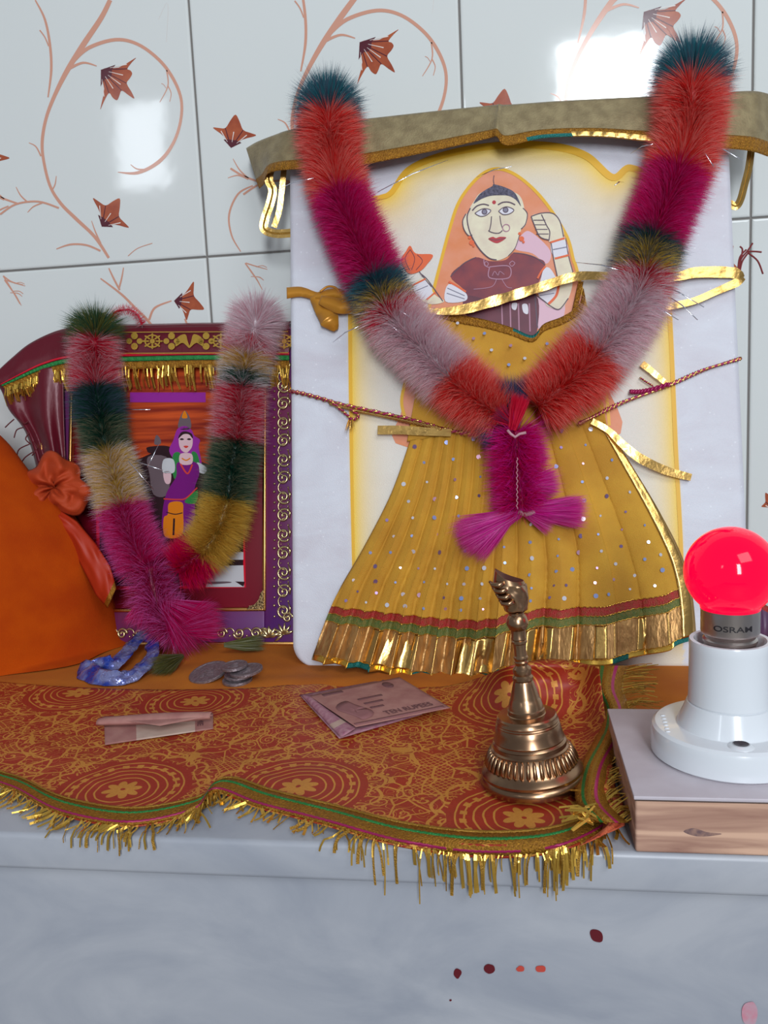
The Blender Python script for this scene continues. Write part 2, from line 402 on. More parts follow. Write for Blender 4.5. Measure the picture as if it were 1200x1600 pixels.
S_([(0, 335), (25, 319), (60, 315), (92, 325)], [3, 3, 3, 3]); S_([(-20, 296), (0, 308), (27, 318)], 3); S_([(25, 292), (32, 305), (42, 315)], [1, 2, 2.5])
S_([(43, 332), (52, 323), (66, 317)], [1, 2, 2.5]); S_([(45, 223), (56, 229), (64, 244)], [1, 2, 2.5]); S_([(88, 275), (86, 288), (82, 296)], [1, 2, 2])
S_([(204, 257), (214, 264), (230, 265)], [1, 2, 3]); S_([(260, 158-92), (262, 5), (248, 30)], .1)
S_([(200, 400), (215, 388), (238, 380)], 1.2)
S_([(395, 290), (372, 303), (358, 335), (362, 368), (376, 393)], [2, 3, 3, 2.5, 1.5]); S_([(364, 248), (374, 265), (388, 279)], [1, 2, 3]); S_([(356, 278), (372, 274), (388, 280)], [1, 2, 2.5])
S_([(674, 66), (675, 92), (660, 119)], [2.5, 2, 1]); S_([(675, 92), (680, 104), (677, 118)], [2, 1.5, 1]); S_([(672, 96), (668, 90), (664, 88)], 1)
def flower(base, tips, notches, mb=motif):
    """tips/notches alternate around the open end"""
    out = [base]
    for i, t in enumerate(tips):
        out.append(t)
        if i < len(notches): out.append(notches[i])
    pts = [out[0]]
    for a, b2 in zip(out, out[1:]+[out[0]]):
        m_ = ((a[0]+b2[0])/2, (a[1]+b2[1])/2); c_ = (sum(p[0] for p in out)/len(out), sum(p[1] for p in out)/len(out))
        bulge = 1.06 if (a != base and b2 != base) else .82
        pts.append((c_[0]+(m_[0]-c_[0])*bulge, c_[1]+(m_[1]-c_[1])*bulge)); pts.append(b2)
    decal(mb, pts[:-1], wallp, .16, 3, True, 3)
    mid = [(base[0]+(t[0]-base[0])*.42, base[1]+(t[1]-base[1])*.42) for t in (tips[0], *notches, tips[-1])]
    decal(mb, [base]+mid, wallp, .2, 4, False)
    for nn in notches:
        stroke(mb, [base, ((base[0]+nn[0])/2, (base[1]+nn[1])/2), nn], [.6, 1.6, 1.2], wallp, .24, 4)
    for a, b2 in zip([tips[0]]+notches, notches+[tips[-1]]):
        e_ = ((a[0]+b2[0])/2, (a[1]+b2[1])/2)
        stroke(mb, [(base[0]+(e_[0]-base[0])*.3, base[1]+(e_[1]-base[1])*.3), (base[0]+(e_[0]-base[0])*.85, base[1]+(e_[1]-base[1])*.85)], [.6, 1.5], wallp, .28, 5)
flower((562, 66), [(622, 46), (615, 72), (617, 113), (587, 116), (558, 131)], [(607, 64), (605, 88), (596, 100), (574, 104)])
flower((159, 354), [(145, 310), (187, 310), (201, 356)], [(165, 321), (186, 338)])
flower((361, 231), [(333, 200), (368, 179), (400, 212)], [(352, 200), (380, 203)])
# the flower is traced in the next tile over: move the first and third back by one tile
motif_hi = motif
def emit(src_mb, cols):
    vs = np.array(src_mb.v)
    cx = np.array([np.mean([src_mb.v[i][0] for i in f]) for f in src_mb.f])
    for c in cols:
        o = len(wall.v); wall.v += [tuple(p) for p in (vs+np.array([c*TW, 0, 0])).tolist()]
        for f, mi in zip(src_mb.f, src_mb.m): wall.f.append(tuple(i+o for i in f)); wall.m.append(mi)
# normalise every shape to tile column -1 (x in -400..-200 is column -2)
va = np.array(motif.v)
for f in motif.f: pass
# connected shapes: shift whole shapes whose centre is in column 0 (x > -200) into the column of the stem
par = list(range(len(motif.v)))
def find(a):
    while par[a] != a: par[a] = par[par[a]]; a = par[a]
    return a
for f in motif.f:
    for i in f[1:]: par[find(i)] = find(f[0])
from collections import defaultdict
gr = defaultdict(list)
for i in range(len(motif.v)): gr[find(i)].append(i)
for k_, ids in gr.items():
    cx = va[ids, 0].mean()
    if cx > -200: va[ids, 0] -= 200
motif.v = [tuple(p) for p in va.tolist()]
emit(motif, (-2, -1, 0, 1, 2, 3))
low = motif = MB()
S_([(157, 435), (190, 460), (213, 483), (232, 502), (250, 530), (262, 570), (255, 620)], [2, 3.5, 4, 4, 4, 3, 2]); S_([(170, 419), (178, 436), (187, 453)], [2, 3, 3]); S_([(193, 418), (190, 435), (186, 450)], [1.5, 2.5, 3])
S_([(233, 500), (242, 481), (268, 470)], [3.5, 3.5, 2]); S_([(289, 498), (292, 512), (285, 540), (262, 570)], [3, 3, 3, 3])
S_([(383, 411), (393, 425), (402, 438), (410, 453)], [2, 2.5, 2, 1]); S_([(384, 411), (400, 416), (418, 421)], [2, 1.8, 1]); S_([(400, 417), (410, 415), (417, 418)], 1); S_([(392, 432), (405, 433), (412, 438)], [1, 1.6, 1])
S_([(5, 431), (18, 440), (36, 445)], [2, 1.8, 1]); S_([(5, 431), (18, 452), (31, 475)], [2, 2, 1]); S_([(20, 455), (30, 455), (36, 459)], 1.2)
flower((272, 470), [(302, 440), (319, 483), (291, 500)], [(303, 462), (298, 484)], low)
flower((255, 640), [(225, 665), (262, 690), (290, 655)], [(243, 668), (275, 668)], low)
emit(low, (0, -1))
va = np.array(low.v); va[:, 0] += 400; low.v = [tuple(p) for p in va.tolist()]; emit(low, (0, 1))
low = motif = MB()
flower((1215, 800), [(1190, 792), (1196, 770), (1214, 768)], [(1196, 784), (1206, 776)], low); emit(low, (0,))
struct(wall.build('wall_back', [M['tile'], M['grout'], M['vine'], M['petal'], M['petal_dark'], M['petal_line']], smooth=False))

fl = MB(); fl.box((-1000, -2600, -640), (1000, 60, -610)); struct(fl.build('floor', mat('floor_stone', (150, 146, 140), .5, var=(130, 126, 122), vscale=8), smooth=False))

# --- marble platform
YE = on_z(1000, 1334, 0).y            # front edge of the ledge
TH_N = -on_y(600, 1381, YE).z         # nosing thickness
pf = thing('marble_platform', 'grey white marble altar platform against the tiled wall, red drops on its front', 'platform', (0, (YE)/2, -610))
t = MB(); t.box((-700, YE, -TH_N), (700, -.6, 0), 0, 2.2); t.build('marble_top', M['marble'], pf, sharp=35)
t = MB(); t.box((-690, YE+4, -610), (690, -.7, -TH_N-.2), 0)
yd = YE+3.8
dfn = lambda x, y, off=0: on_y(x, y, yd-off)
def blob(mb, x, y, rx, ry, mi, rot=0, seed=0, off=.2, n=16):
    pts = []
    for i in range(n):
        a = 2*PI*i/n; r = 1+.25*nz(math.cos(a)+seed*3.1, math.sin(a), seed)
        u_, v_ = rx*r*math.cos(a), ry*r*math.sin(a); pts.append((x+u_*math.cos(rot)-v_*math.sin(rot), y+u_*math.sin(rot)+v_*math.cos(rot)))
    decal(mb, pts, dfn, off, mi, True, 2)
blob(t, 932, 1462, 9, 11.5, 1, -.5, 1); blob(t, 715, 1521, 6, 7.5, 1, .2, 2); blob(t, 765, 1514, 9, 7.5, 1, .2, 3)
blob(t, 813, 1514, 6.5, 4.5, 2, 0, 4); blob(t, 845, 1514, 8, 5.5, 2, 0, 5); blob(t, 1172, 1584, 12, 20, 3, 0, 6); blob(t, 704, 1563, 2, 1.5, 1, 0, 7)
t.build('front_panel', [M['marble'], M['drop_dark'], M['drop_light'], M['pink_smear']], pf, smooth=False)

# ================================================================== CLOTHS ON THE LEDGE
# mustard cloth
mu = MB()
def mu_fn(u, v):
    x = -330+u*560; y = -14-v*(abs(on_z(1000, 1112, 0).y)-14)
    z = 1.3+.9*nz(x*.02, y*.03, 3)+1.1*nz(x*.006+4, y*.05, 1)
    f_ = math.exp(-((y+150)/18)**2)*math.exp(-((x+95)/70)**2); z += 3.0*f_*math.sin(math.pi*.5+(y+150)*.07)
    return V((x, y, max(z, .6)))
mu.grid(mu_fn, 140, 80)
tag(mu.build('mustard_cloth', M['mustard'], solid=.5), 'plain mustard yellow cloth spread flat over the marble ledge', 'cloth')

# brocade cloth: back edge, front hem in pixels; left to right
back = [(-60, 1062), (0, 1066), (80, 1072), (160, 1076), (260, 1078), (380, 1076), (460, 1070), (540, 1068), (610, 1066), (680, 1074), (740, 1062), (800, 1040), (860, 1030), (905, 1036), (935, 1042)]
hem = [(-60, 1205), (0, 1228), (30, 1240), (95, 1274), (200, 1292), (300, 1272), (322, 1244), (345, 1240), (400, 1262), (500, 1288), (620, 1322), (740, 1340), (850, 1336), (920, 1312), (968, 1278)]
right_in = [(935, 1042), (930, 1110), (915, 1200), (968, 1278)]
backc = cat(back, 6); hemc = cat(hem, 6)
def cloth_pix(u, v):
    a = lerp_path(backc, u); b_ = lerp_path(hemc, u)
    return a[0]*(1-v)+b_[0]*v, a[1]*(1-v)+b_[1]*v
def lift(px, py):
    # the cloth rises over a bundle behind the bell and along the right edge
    k = max(0, min(1, (px-690)/110)); k = k*k*(3-2*k); d_ = max(0, (1150-py)/110); d_ = min(d_, 1)
    z = 2.6+26*k*d_*d_
    e_ = math.exp(-((px-945)/26)**2); z += 7*e_*max(0, min(1, (1290-py)/60))
    z += 1.0*nz(px*.012, py*.02, 5)+.7*nz(px*.03, py*.05, 8)
    z += 2.2*math.exp(-((px-318)/14)**2)*max(0, min(1, (py-1130)/110))
    return max(z, 2.2)
def cloth_fn(u, v):
    px, py = cloth_pix(u, v); z = lift(px, py); p = on_z(px, py, z)
    if p.y < YE-1.2:
        q = on_y(px, py, YE-2.2-(.8 if v > .9 else 0)); k = min(1, (YE-1.2-p.y)/3); p = p*(1-k)+q*k
    return p
br = MB(); NU, NV = 260, 90
br.grid(cloth_fn, NU, NV)
uv = []
P = [V(q) for q in br.v]
for j in range(NV+1):
    for i in range(NU+1):
        uv.append(None)
for i in range(NU+1):
    # arc length measured from the hem line upwards so rising cloth keeps the print's scale
    col_ = [P[j*(NU+1)+i] for j in range(NV+1)]
    acc = min(col_[NV].y, YE) if False else col_[int(NV*.8)].y
    jm = int(NV*.8); uv[jm*(NU+1)+i] = (col_[jm].x, col_[jm].y); s_ = col_[jm].y
    for j in range(jm+1, NV+1):
        s_ -= math.hypot(col_[j].y-col_[j-1].y, col_[j].z-col_[j-1].z); uv[j*(NU+1)+i] = (col_[j].x, s_)
    s_ = col_[jm].y
    for j in range(jm-1, -1, -1):
        s_ += math.hypot(col_[j].y-col_[j+1].y, col_[j].z-col_[j+1].z); uv[j*(NU+1)+i] = (col_[j].x, s_)
br.uv = uv
def uv_at(px, py):   # find cloth uv for a pixel
    best = None
    for v_ in range(0, NV+1, 2):
        for u_ in range(0, NU+1, 2):
            q = cloth_pix(u_/NU, v_/NV); d_ = (q[0]-px)**2+(q[1]-py)**2
            if best is None or d_ < best[0]: best = (d_, uv[v_*(NU+1)+u_])
    return best[1]
# brocade material
def brocade():
    m, nt, b = new_mat('red_gold_brocade')
    L = nt.links
    def math_(op, a, b2=None, c2=None):
        n = N(nt, 'ShaderNodeMath', operation=op)
        for i, q in enumerate((a, b2, c2)):
            if q is None: continue
            if isinstance(q, (int, float)): n.inputs[i].default_value = q
            else: L.new(q, n.inputs[i])
        return n.outputs[0]
    def vm(op, a, b2=None):
        n = N(nt, 'ShaderNodeVectorMath', operation=op)
        for i, q in enumerate((a, b2)):
            if q is None: continue
            if isinstance(q, (tuple, list)): n.inputs[i].default_value = q
            else: L.new(q, n.inputs[i])
        return n
    u0 = N(nt, 'ShaderNodeUVMap').outputs[0]
    wn = N(nt, 'ShaderNodeTexNoise'); wn.inputs['Scale'].default_value = .06; L.new(u0, wn.inputs['Vector'])
    wv = vm('SUBTRACT', wn.outputs['Color'], (.5, .5, .5)).outputs[0]
    sc = N(nt, 'ShaderNodeVectorMath', operation='SCALE'); L.new(wv, sc.inputs[0]); sc.inputs['Scale'].default_value = 3.0
    uvw = vm('ADD', u0, sc.outputs[0]).outputs[0]
    cents = [uv_at(*c) for c in ((120, 1082), (300, 1096), (188, 1232), (468, 1226), (815, 1275), (800, 1085), (35, 1140), (660, 1160), (620, 1240))]
    big = cents[:6]; small = cents[6:]
    dmin = None; ang = None
    for c in big:
        d_ = vm('SUBTRACT', uvw, (c[0], c[1], 0)).outputs[0]
        ln = vm('LENGTH', d_).outputs['Value']
        sp = N(nt, 'ShaderNodeSeparateXYZ'); L.new(d_, sp.inputs[0])
        an = math_('ARCTAN2', sp.outputs[1], sp.outputs[0])
        if dmin is None: dmin, ang = ln, an
        else:
            lt = math_('LESS_THAN', ln, dmin)
            mx = N(nt, 'ShaderNodeMix', data_type='FLOAT'); L.new(lt, mx.inputs[0]); L.new(ang, mx.inputs[2]); L.new(an, mx.inputs[3]); ang = mx.outputs[0]
            dmin = math_('MINIMUM', ln, dmin)
    R = 31.0
    # rings
    fr = math_('FRACT', math_('MULTIPLY', dmin, 1/4.0))
    ring = math_('MULTIPLY', math_('LESS_THAN', fr, .22), math_('MULTIPLY', math_('GREATER_THAN', dmin, 10.5), math_('LESS_THAN', dmin, R)))
    pet = math_('MULTIPLY', math_('ADD', math_('MULTIPLY', math_('ABSOLUTE', math_('SINE', math_('MULTIPLY', ang, 4))), .45), .62), 8.6)
    flw = math_('MULTIPLY', math_('LESS_THAN', dmin, pet), math_('GREATER_THAN', dmin, 1.2))
    dots = math_('MULTIPLY', math_('LESS_THAN', math_('ABSOLUTE', math_('SUBTRACT', dmin, R-6)), 1.6), math_('LESS_THAN', math_('SINE', math_('MULTIPLY', ang, 22)), -.2))
    inside = math_('LESS_THAN', dmin, R)
    # second tier: scallop leaves radiating
    scal = math_('SUBTRACT', dmin, math_('ADD', R+5.5, math_('MULTIPLY', math_('ABSOLUTE', math_('SINE', math_('MULTIPLY', ang, 7))), 4.0)))
    scl = math_('LESS_THAN', math_('ABSOLUTE', scal), .8)
    # filigree outside
    n1 = N(nt, 'ShaderNodeTexNoise'); n1.inputs['Scale'].default_value = .065; n1.inputs['Detail'].default_value = 0; n1.inputs['Distortion'].default_value = 2.4; L.new(u0, n1.inputs['Vector'])
    c1 = math_('LESS_THAN', math_('ABSOLUTE', math_('SUBTRACT', math_('FRACT', math_('MULTIPLY', n1.outputs['Fac'], 5)), .5)), .05)
    vo = N(nt, 'ShaderNodeTexVoronoi', feature='DISTANCE_TO_EDGE'); vo.inputs['Scale'].default_value = .085; L.new(uvw, vo.inputs['Vector'])
    c2 = math_('LESS_THAN', vo.outputs['Distance'], .035)
    # solid leaf specks
    v2 = N(nt, 'ShaderNodeTexVoronoi', feature='F1'); v2.inputs['Scale'].default_value = .075; L.new(uvw, v2.inputs['Vector'])
    c3 = math_('LESS_THAN', v2.outputs['Distance'], .09)
    v3 = N(nt, 'ShaderNodeTexVoronoi', feature='F1'); v3.inputs['Scale'].default_value = .1; L.new(uvw, v3.inputs['Vector'])
    dv = vm('SUBTRACT', uvw, v3.outputs['Position']).outputs[0]; s3 = N(nt, 'ShaderNodeSeparateXYZ'); L.new(dv, s3.inputs[0])
    a3 = math_('MULTIPLY', math_('ARCTAN2', s3.outputs[1], s3.outputs[0]), 1/(2*PI)); d3 = vm('LENGTH', dv).outputs['Value']
    cu = math_('MULTIPLY', math_('LESS_THAN', math_('FRACT', math_('ADD', math_('MULTIPLY', d3, .36), math_('ADD', a3, 1.0))), .26), math_('LESS_THAN', d3, 5.4))
    c1 = math_('MAXIMUM', c1, cu)
    # lattice patches
    sp = N(nt, 'ShaderNodeSeparateXYZ'); L.new(uvw, sp.inputs[0])
    la = math_('LESS_THAN', math_('FRACT', math_('MULTIPLY', math_('ADD', sp.outputs[0], sp.outputs[1]), .28)), .2)
    lb = math_('LESS_THAN', math_('FRACT', math_('MULTIPLY', math_('SUBTRACT', sp.outputs[0], sp.outputs[1]), .28)), .2)
    n3 = N(nt, 'ShaderNodeTexNoise'); n3.inputs['Scale'].default_value = .04; n3.inputs['Detail'].default_value = 0; L.new(u0, n3.inputs['Vector'])
    patch = math_('GREATER_THAN', n3.outputs['Fac'], .6)
    lat = math_('MULTIPLY', math_('MAXIMUM', la, lb), patch)
    fil = math_('MULTIPLY', math_('MAXIMUM', math_('MAXIMUM', math_('MULTIPLY', c1, math_('SUBTRACT', 1, patch)), c2), math_('MAXIMUM', c3, lat)), math_('GREATER_THAN', dmin, R+1.5))
    gold = math_('MINIMUM', math_('ADD', math_('ADD', ring, math_('MULTIPLY', flw, 1)), math_('ADD', math_('MULTIPLY', dots, inside), math_('MAXIMUM', fil, scl))), 1)
    fine = N(nt, 'ShaderNodeTexNoise'); fine.inputs['Scale'].default_value = .9; L.new(u0, fine.inputs['Vector'])
    g1 = N(nt, 'ShaderNodeMix', data_type='RGBA'); g1.inputs[6].default_value = lin((214, 152, 66)); g1.inputs[7].default_value = lin((188, 118, 44)); L.new(fine.outputs[0], g1.inputs[0])
    r1 = N(nt, 'ShaderNodeMix', data_type='RGBA'); r1.inputs[6].default_value = lin((138, 30, 12)); r1.inputs[7].default_value = lin((166, 48, 20)); L.new(fine.outputs[0], r1.inputs[0])
    mx = N(nt, 'ShaderNodeMix', data_type='RGBA'); L.new(gold, mx.inputs[0]); L.new(r1.outputs[2], mx.inputs[6]); L.new(g1.outputs[2], mx.inputs[7])
    L.new(mx.outputs[2], b.inputs['Base Color'])
    L.new(math_('MULTIPLY', gold, .25), b.inputs['Metallic']); b.inputs['Roughness'].default_value = .55
    bp = N(nt, 'ShaderNodeBump'); bp.inputs['Strength'].default_value = .4; bp.inputs['Distance'].default_value = .0006; L.new(gold, bp.inputs['Height']); L.new(bp.outputs[0], b.inputs['Normal'])
    return m
bc = thing('brocade_cloth', 'red and gold printed brocade cloth with gold tinsel fringe hanging over the marble edge', 'cloth', (-40, YE+70, 1.5))
br.build('fabric', brocade(), bc, solid=.5)
# trim: braid band, green line, magenta line following the hem, slightly above the fabric
trim = MB()
def hem_line(u, v, up=.8): return cloth_fn(u, v)+V((0, -.3, up))
def strip(v0, v1, mi, up, u0=0, u1=1, n=320, nb=3):
    def f(u, v):
        vv = v0+(v1-v0)*v; uu = u0+(u1-u0)*u; p = hem_line(uu, vv, up+.3*math.sin(PI*v)+.12*math.sin(uu*900)); return p
    trim.grid(f, n, nb, mi)
strip(.875, .995, 0, .8); strip(.905, .918, 1, 1.15); strip(.972, .984, 2, 1.15); strip(.868, .880, 3, 1.0)
# right-hand border running back along the edge of the cloth
side = cat([(955, 1040), (950, 1075), (962, 1110), (955, 1150), (930, 1200), (925, 1250), (955, 1285)], 10)
def side_fn(off):
    def f(u, v):
        q = lerp_path(side, u); w = 56*(1-.25*math.sin(PI*u)**.5*(1 if u < .5 else .6)); px = q[0]+(v-.5)*w+off; py = q[1]
        z = 6+14*max(0, min(1, (1110-py)/70))+4*math.sin(PI*v)+1.5*nz(u*9, v*2, 2)+3*math.sin(PI*u)
        p = on_z(px, py, z)
        return p if p.y > YE else on_y(px, py, YE-1)
    return f
trim.grid(side_fn(0), 70, 10, 0, mfn=lambda u, v: 1 if .2 < v < .3 else (2 if .62 < v < .72 else (3 if .4 < v < .5 else 0)))
trim.build('trim', [M['braid'], M['green_thread'], M['magenta_thread'], M['tinsel_dark']], bc, solid=.4)
# orange turned-over corner
cn = MB()
def cn_fn(u, v):
    a = lerp_path([(955, 1225), (968, 1240), (975, 1262), (976, 1290)], u); b_ = lerp_path([(935, 1262), (945, 1278), (940, 1300), (905, 1322)], u)
    px, py = a[0]*(1-v)+b_[0]*v, a[1]*(1-v)+b_[1]*v
    z = 3+3.5*math.sin(PI*v)+1.6*nz(u*6, v*6, 1)+1; p = on_z(px, py, z)
    return p if p.y > YE-1 else on_y(px, py, YE-3-1.5*abs(nz(u*6, v*6)))
cn.grid(cn_fn, 30, 14); cn.build('turned_corner', mat('salmon_lining', (214, 112, 72), .8, var=(190, 74, 44), vscale=200, bump=.6, bscale=900), bc, solid=.4)
# fringe
fr = MB()
def strand(p, d, L, w=.55, mi=0, droop=.5):
    p = V(p); d = V(d).normalized(); pts = [p.copy()]; n = 7; cur = random.uniform(-.25, .25)
    for i in range(n):
        d = (d+V((cur*.3, random.uniform(-.08, .08), -.12*droop))).normalized()
        q = pts[-1]+d*(L/n)
        if q.y > YE-.6: q.z = max(q.z, 2.0)
        else:
            d = (d+V((0, .25, -.9))).normalized(); q = pts[-1]+d*(L/n)
            q.y = min(q.y, YE-1.0-.3*i)
        pts.append(q)
    nr = [V((random.uniform(-.3, .3), -1, .6+random.uniform(-.4, .4)))]*len(pts)
    fr.ribbon(pts, [w*random.uniform(.8, 1.1)]*len(pts), nr, mi, .12)
for i in range(330):
    u = random.random()**1.1*.985+.005; dens = 1
    p = hem_line(u, .985, .6); px = cloth_pix(u, 1)[0]
    d = V((random.gauss(-.2, .55), -1, -.15+random.uniform(-.15, .25)))
    L_ = random.uniform(7, 15) if px < 560 else random.uniform(8, 20)
    strand(p, d, L_, random.choice((.5, .8, 1.3)), random.choice((0, 0, 1)))
for i in range(150):   # right hand border fringe
    u = random.random(); q = side_fn(0)(u, .95)
    if u < .3: d = V((1, random.uniform(-.35, .25), random.uniform(-.1, .3))); L_ = random.uniform(10, 20)
    else: d = V((1, random.uniform(-.1, .7), random.uniform(.0, .8))); L_ = random.uniform(4, 10)
    fr.ribbon([q, q+d.normalized()*L_*.5+V((0, 0, .5)), q+d.normalized()*L_+V((0, random.uniform(-1, 1), random.uniform(-1.5, .5)))], .5, V((0, -.6, 1)), random.choice((0, 1, 1)), .1)
for i in range(16):    # strands thrown back over the cloth near the corner
    a = on_z(random.uniform(925, 950), random.uniform(1255, 1290), 8); b_ = on_z(random.uniform(872, 925), random.uniform(1225, 1300), 7+random.uniform(0, 4))
    fr.ribbon([a, (a+b_)/2+V((0, 0, 2.5)), b_], 1.0, V((0, -.6, 1)), 0, .12)
for i in range(14):    # long stray strands towards the right end
    px = random.uniform(640, 870); p = hem_line(lerp_path([(.66,), (.94,)], (px-640)/230)[0], .99, .3)
    strand(p, V((random.uniform(-.3, .8), -1, -.3)), random.uniform(14, 26), .6, 0)
fo = fr.build('fringe', [M['tinsel'], M['tinsel_dark']], bc, smooth=False); fo['kind'] = 'stuff'
# loose gold threads hanging at the back right of the border
# ================================================================== MARBLE SLAB WITH PAINTED GODDESS
XL, XR, ZT, TK = slab(455, 620).x-.3, slab(1161, 700).x, 352.0, 33.0
def slab_uv(x, s_, off=0.0):  # s_ = distance up the slope
    d = V((0, KS, 1)).normalized(); return V((x, YS, 0))+d*s_+SN*off
HS = ZT*math.hypot(1, KS)
ms = thing('marble_slab', 'upright white marble slab painted with a veiled goddess under a yellow arch', 'slab', ((XL+XR)/2, YS+18, 0.8))
border = cat([(556, 1000), (552, 860), (549, 700), (547, 500), (549, 330), (575, 312), (595, 308), (612, 300), (640, 264), (700, 240), (780, 227), (860, 228), (915, 243), (957, 277), (985, 262), (1020, 290), (1040, 400), (1048, 520), (1056, 700), (1064, 850), (1068, 990)], 10)
bl = [slab(p[0], p[1]) for p in border]; BN = np.array([(q.x, (q.z)/V((0, KS, 1)).normalized().z) for q in bl])
sl = MB(); NX, NZ = 190, 230; cr_ = 16.0
def outline_in(x, s_):
    """squeeze grid so the two lower corners are rounded"""
    if s_ < cr_:
        k = cr_-math.sqrt(max(0, cr_*cr_-(cr_-s_)**2)); k = k if s_ < cr_ else 0
    else: k = 0
    cx = (XL+XR)/2; hw = (XR-XL)/2
    return cx+(x-cx)*(hw-k)/hw
front_n = 0
def fr_fn(u, v):
    s_ = v*HS; x = XL+(XR-XL)*u; e = min(u*(XR-XL), (1-u)*(XR-XL), (1-v)*HS, v*HS+.5)
    drop = 2.0*max(0, 1-e/2.5)**2
    return slab_uv(outline_in(x, s_), s_, -drop+.15*nz(x*.08, s_*.08, 1))
sl.grid(fr_fn, NX, NZ); front_n = len(sl.v)
bt = []
def back_pt(u, v): s_ = v*HS; return slab_uv(outline_in(XL+(XR-XL)*u, s_), s_, -TK)
sl.grid(lambda u, v: back_pt(1-u, v), 4, NZ)
for (uu, rev) in ((0, False), (1, True)):
    def sf(u, v, uu=uu, rev=rev):
        a = fr_fn(uu, v); b_ = back_pt(uu, v); w = 1-u if rev else u
        return b_*(1-w)+a*w
    sl.grid(sf, 3, NZ)
sl.grid(lambda u, v: fr_fn(u, 1)*(1-v)+back_pt(u, 1)*v, NX, 3); sl.grid(lambda u, v: back_pt(u, 0)*(1-v)+fr_fn(u, 0)*v, NX, 3)
so = sl.build('slab', M['slab'], ms)
ca = so.data.color_attributes.new('paint', 'FLOAT_COLOR', 'POINT')
A = np.zeros((len(sl.v), 4), dtype=np.float32)
YEL = np.array(lin((238, 196, 40))[:3]); CRM = np.array(lin((222, 214, 196))[:3])
P2 = np.array(sl.v[:front_n]); cz = V((0, KS, 1)).normalized().z; px_, pz_ = P2[:, 0], P2[:, 2]/cz
a0, a1 = BN[:-1], BN[1:]
dm = np.full(front_n, 1e9)
for i in range(len(a0)):
    d_ = a1[i]-a0[i]; L2 = (d_**2).sum()+1e-9
    t_ = np.clip(((px_-a0[i, 0])*d_[0]+(pz_-a0[i, 1])*d_[1])/L2, 0, 1)
    dm = np.minimum(dm, np.hypot(px_-(a0[i, 0]+t_*d_[0]), pz_-(a0[i, 1]+t_*d_[1])))
# inside test (even-odd) against border closed at the bottom
poly = np.vstack([BN, [[BN[-1, 0], -20], [BN[0, 0], -20]]]); ins = np.zeros(front_n, bool)
for i in range(len(poly)):
    p1, p2 = poly[i-1], poly[i]
    c_ = ((p1[1] > pz_) != (p2[1] > pz_)); xx = (p2[0]-p1[0])*(pz_-p1[1])/((p2[1]-p1[1])+1e-12)+p1[0]
    ins ^= (c_ & (px_ < xx))
fade = np.where(ins, np.exp(-(dm/(13.0+6*(pz_ > 240)))**1.3), np.exp(-(dm/1.6)**2))
al = np.where(ins, .62+.38*fade, fade*.8)
col3 = CRM*(1-fade[:, None])+YEL*fade[:, None]
A[:front_n, :3] = col3; A[:front_n, 3] = al
ca.data.foreach_set('color', A.ravel())
pb = MB(); stroke(pb, [tuple(p) for p in border], [4, 6, 7, 10, 12, 10, 7, 6], slab, .25, 0, smooth=False)
pb.build('painted_arch', M['yellow_paint'], ms)

# painted goddess, layer by layer
Z5 = lambda a, b_: (680+a/5, 240+b_/5)
def paint(name, mats, parent, ops):
    mb = MB()
    for o in ops:
        if o[0] == 'p': decal(mb, o[1], slab, o[2], o[3])
        elif o[0] == 's': stroke(mb, o[1], o[4] if len(o) > 4 else 1.4, slab, o[2], o[3])
        elif o[0] == 'd': dot(mb, o[1][0], o[1][1], o[4], slab, o[2], o[3])
    return mb.build(name, mats, parent)
gd = ms
veil_pts = [Z5(460, 120), Z5(330, 190), Z5(190, 370), Z5(110, 600), Z5(30, 900), (665, 500), (640, 580), (628, 640), (640, 700), (950, 690), (948, 600), (925, 520), Z5(1110, 920), Z5(1080, 830), Z5(1030, 650), Z5(890, 420), Z5(750, 260), Z5(600, 150)]
paint('veil', [M['veil'], M['yellow_paint'], M['pale_pink'], M['ink']], gd, [('p', veil_pts, .3, 0),
      ('s', [(632, 650), (628, 620), (645, 560), (665, 500)]+[Z5(*q) for q in ((30, 900), (110, 600), (190, 370), (330, 190), (460, 120), (600, 150), (750, 260), (890, 420), (1030, 650), (1080, 830), (1110, 920))]+[(925, 520), (945, 600), (952, 665)], .42, 1, 5),
      ('s', [Z5(460, 170), Z5(455, 210), Z5(465, 260)], .5, 3, 1.2), ('p', [Z5(790, 1120), Z5(1000, 1150), Z5(980, 1320), Z5(820, 1380), Z5(780, 1250)], .42, 2),
      ('p', [Z5(620, 740), Z5(760, 780), Z5(870, 860), Z5(900, 760), Z5(760, 620), Z5(690, 620)], .36, 2)])
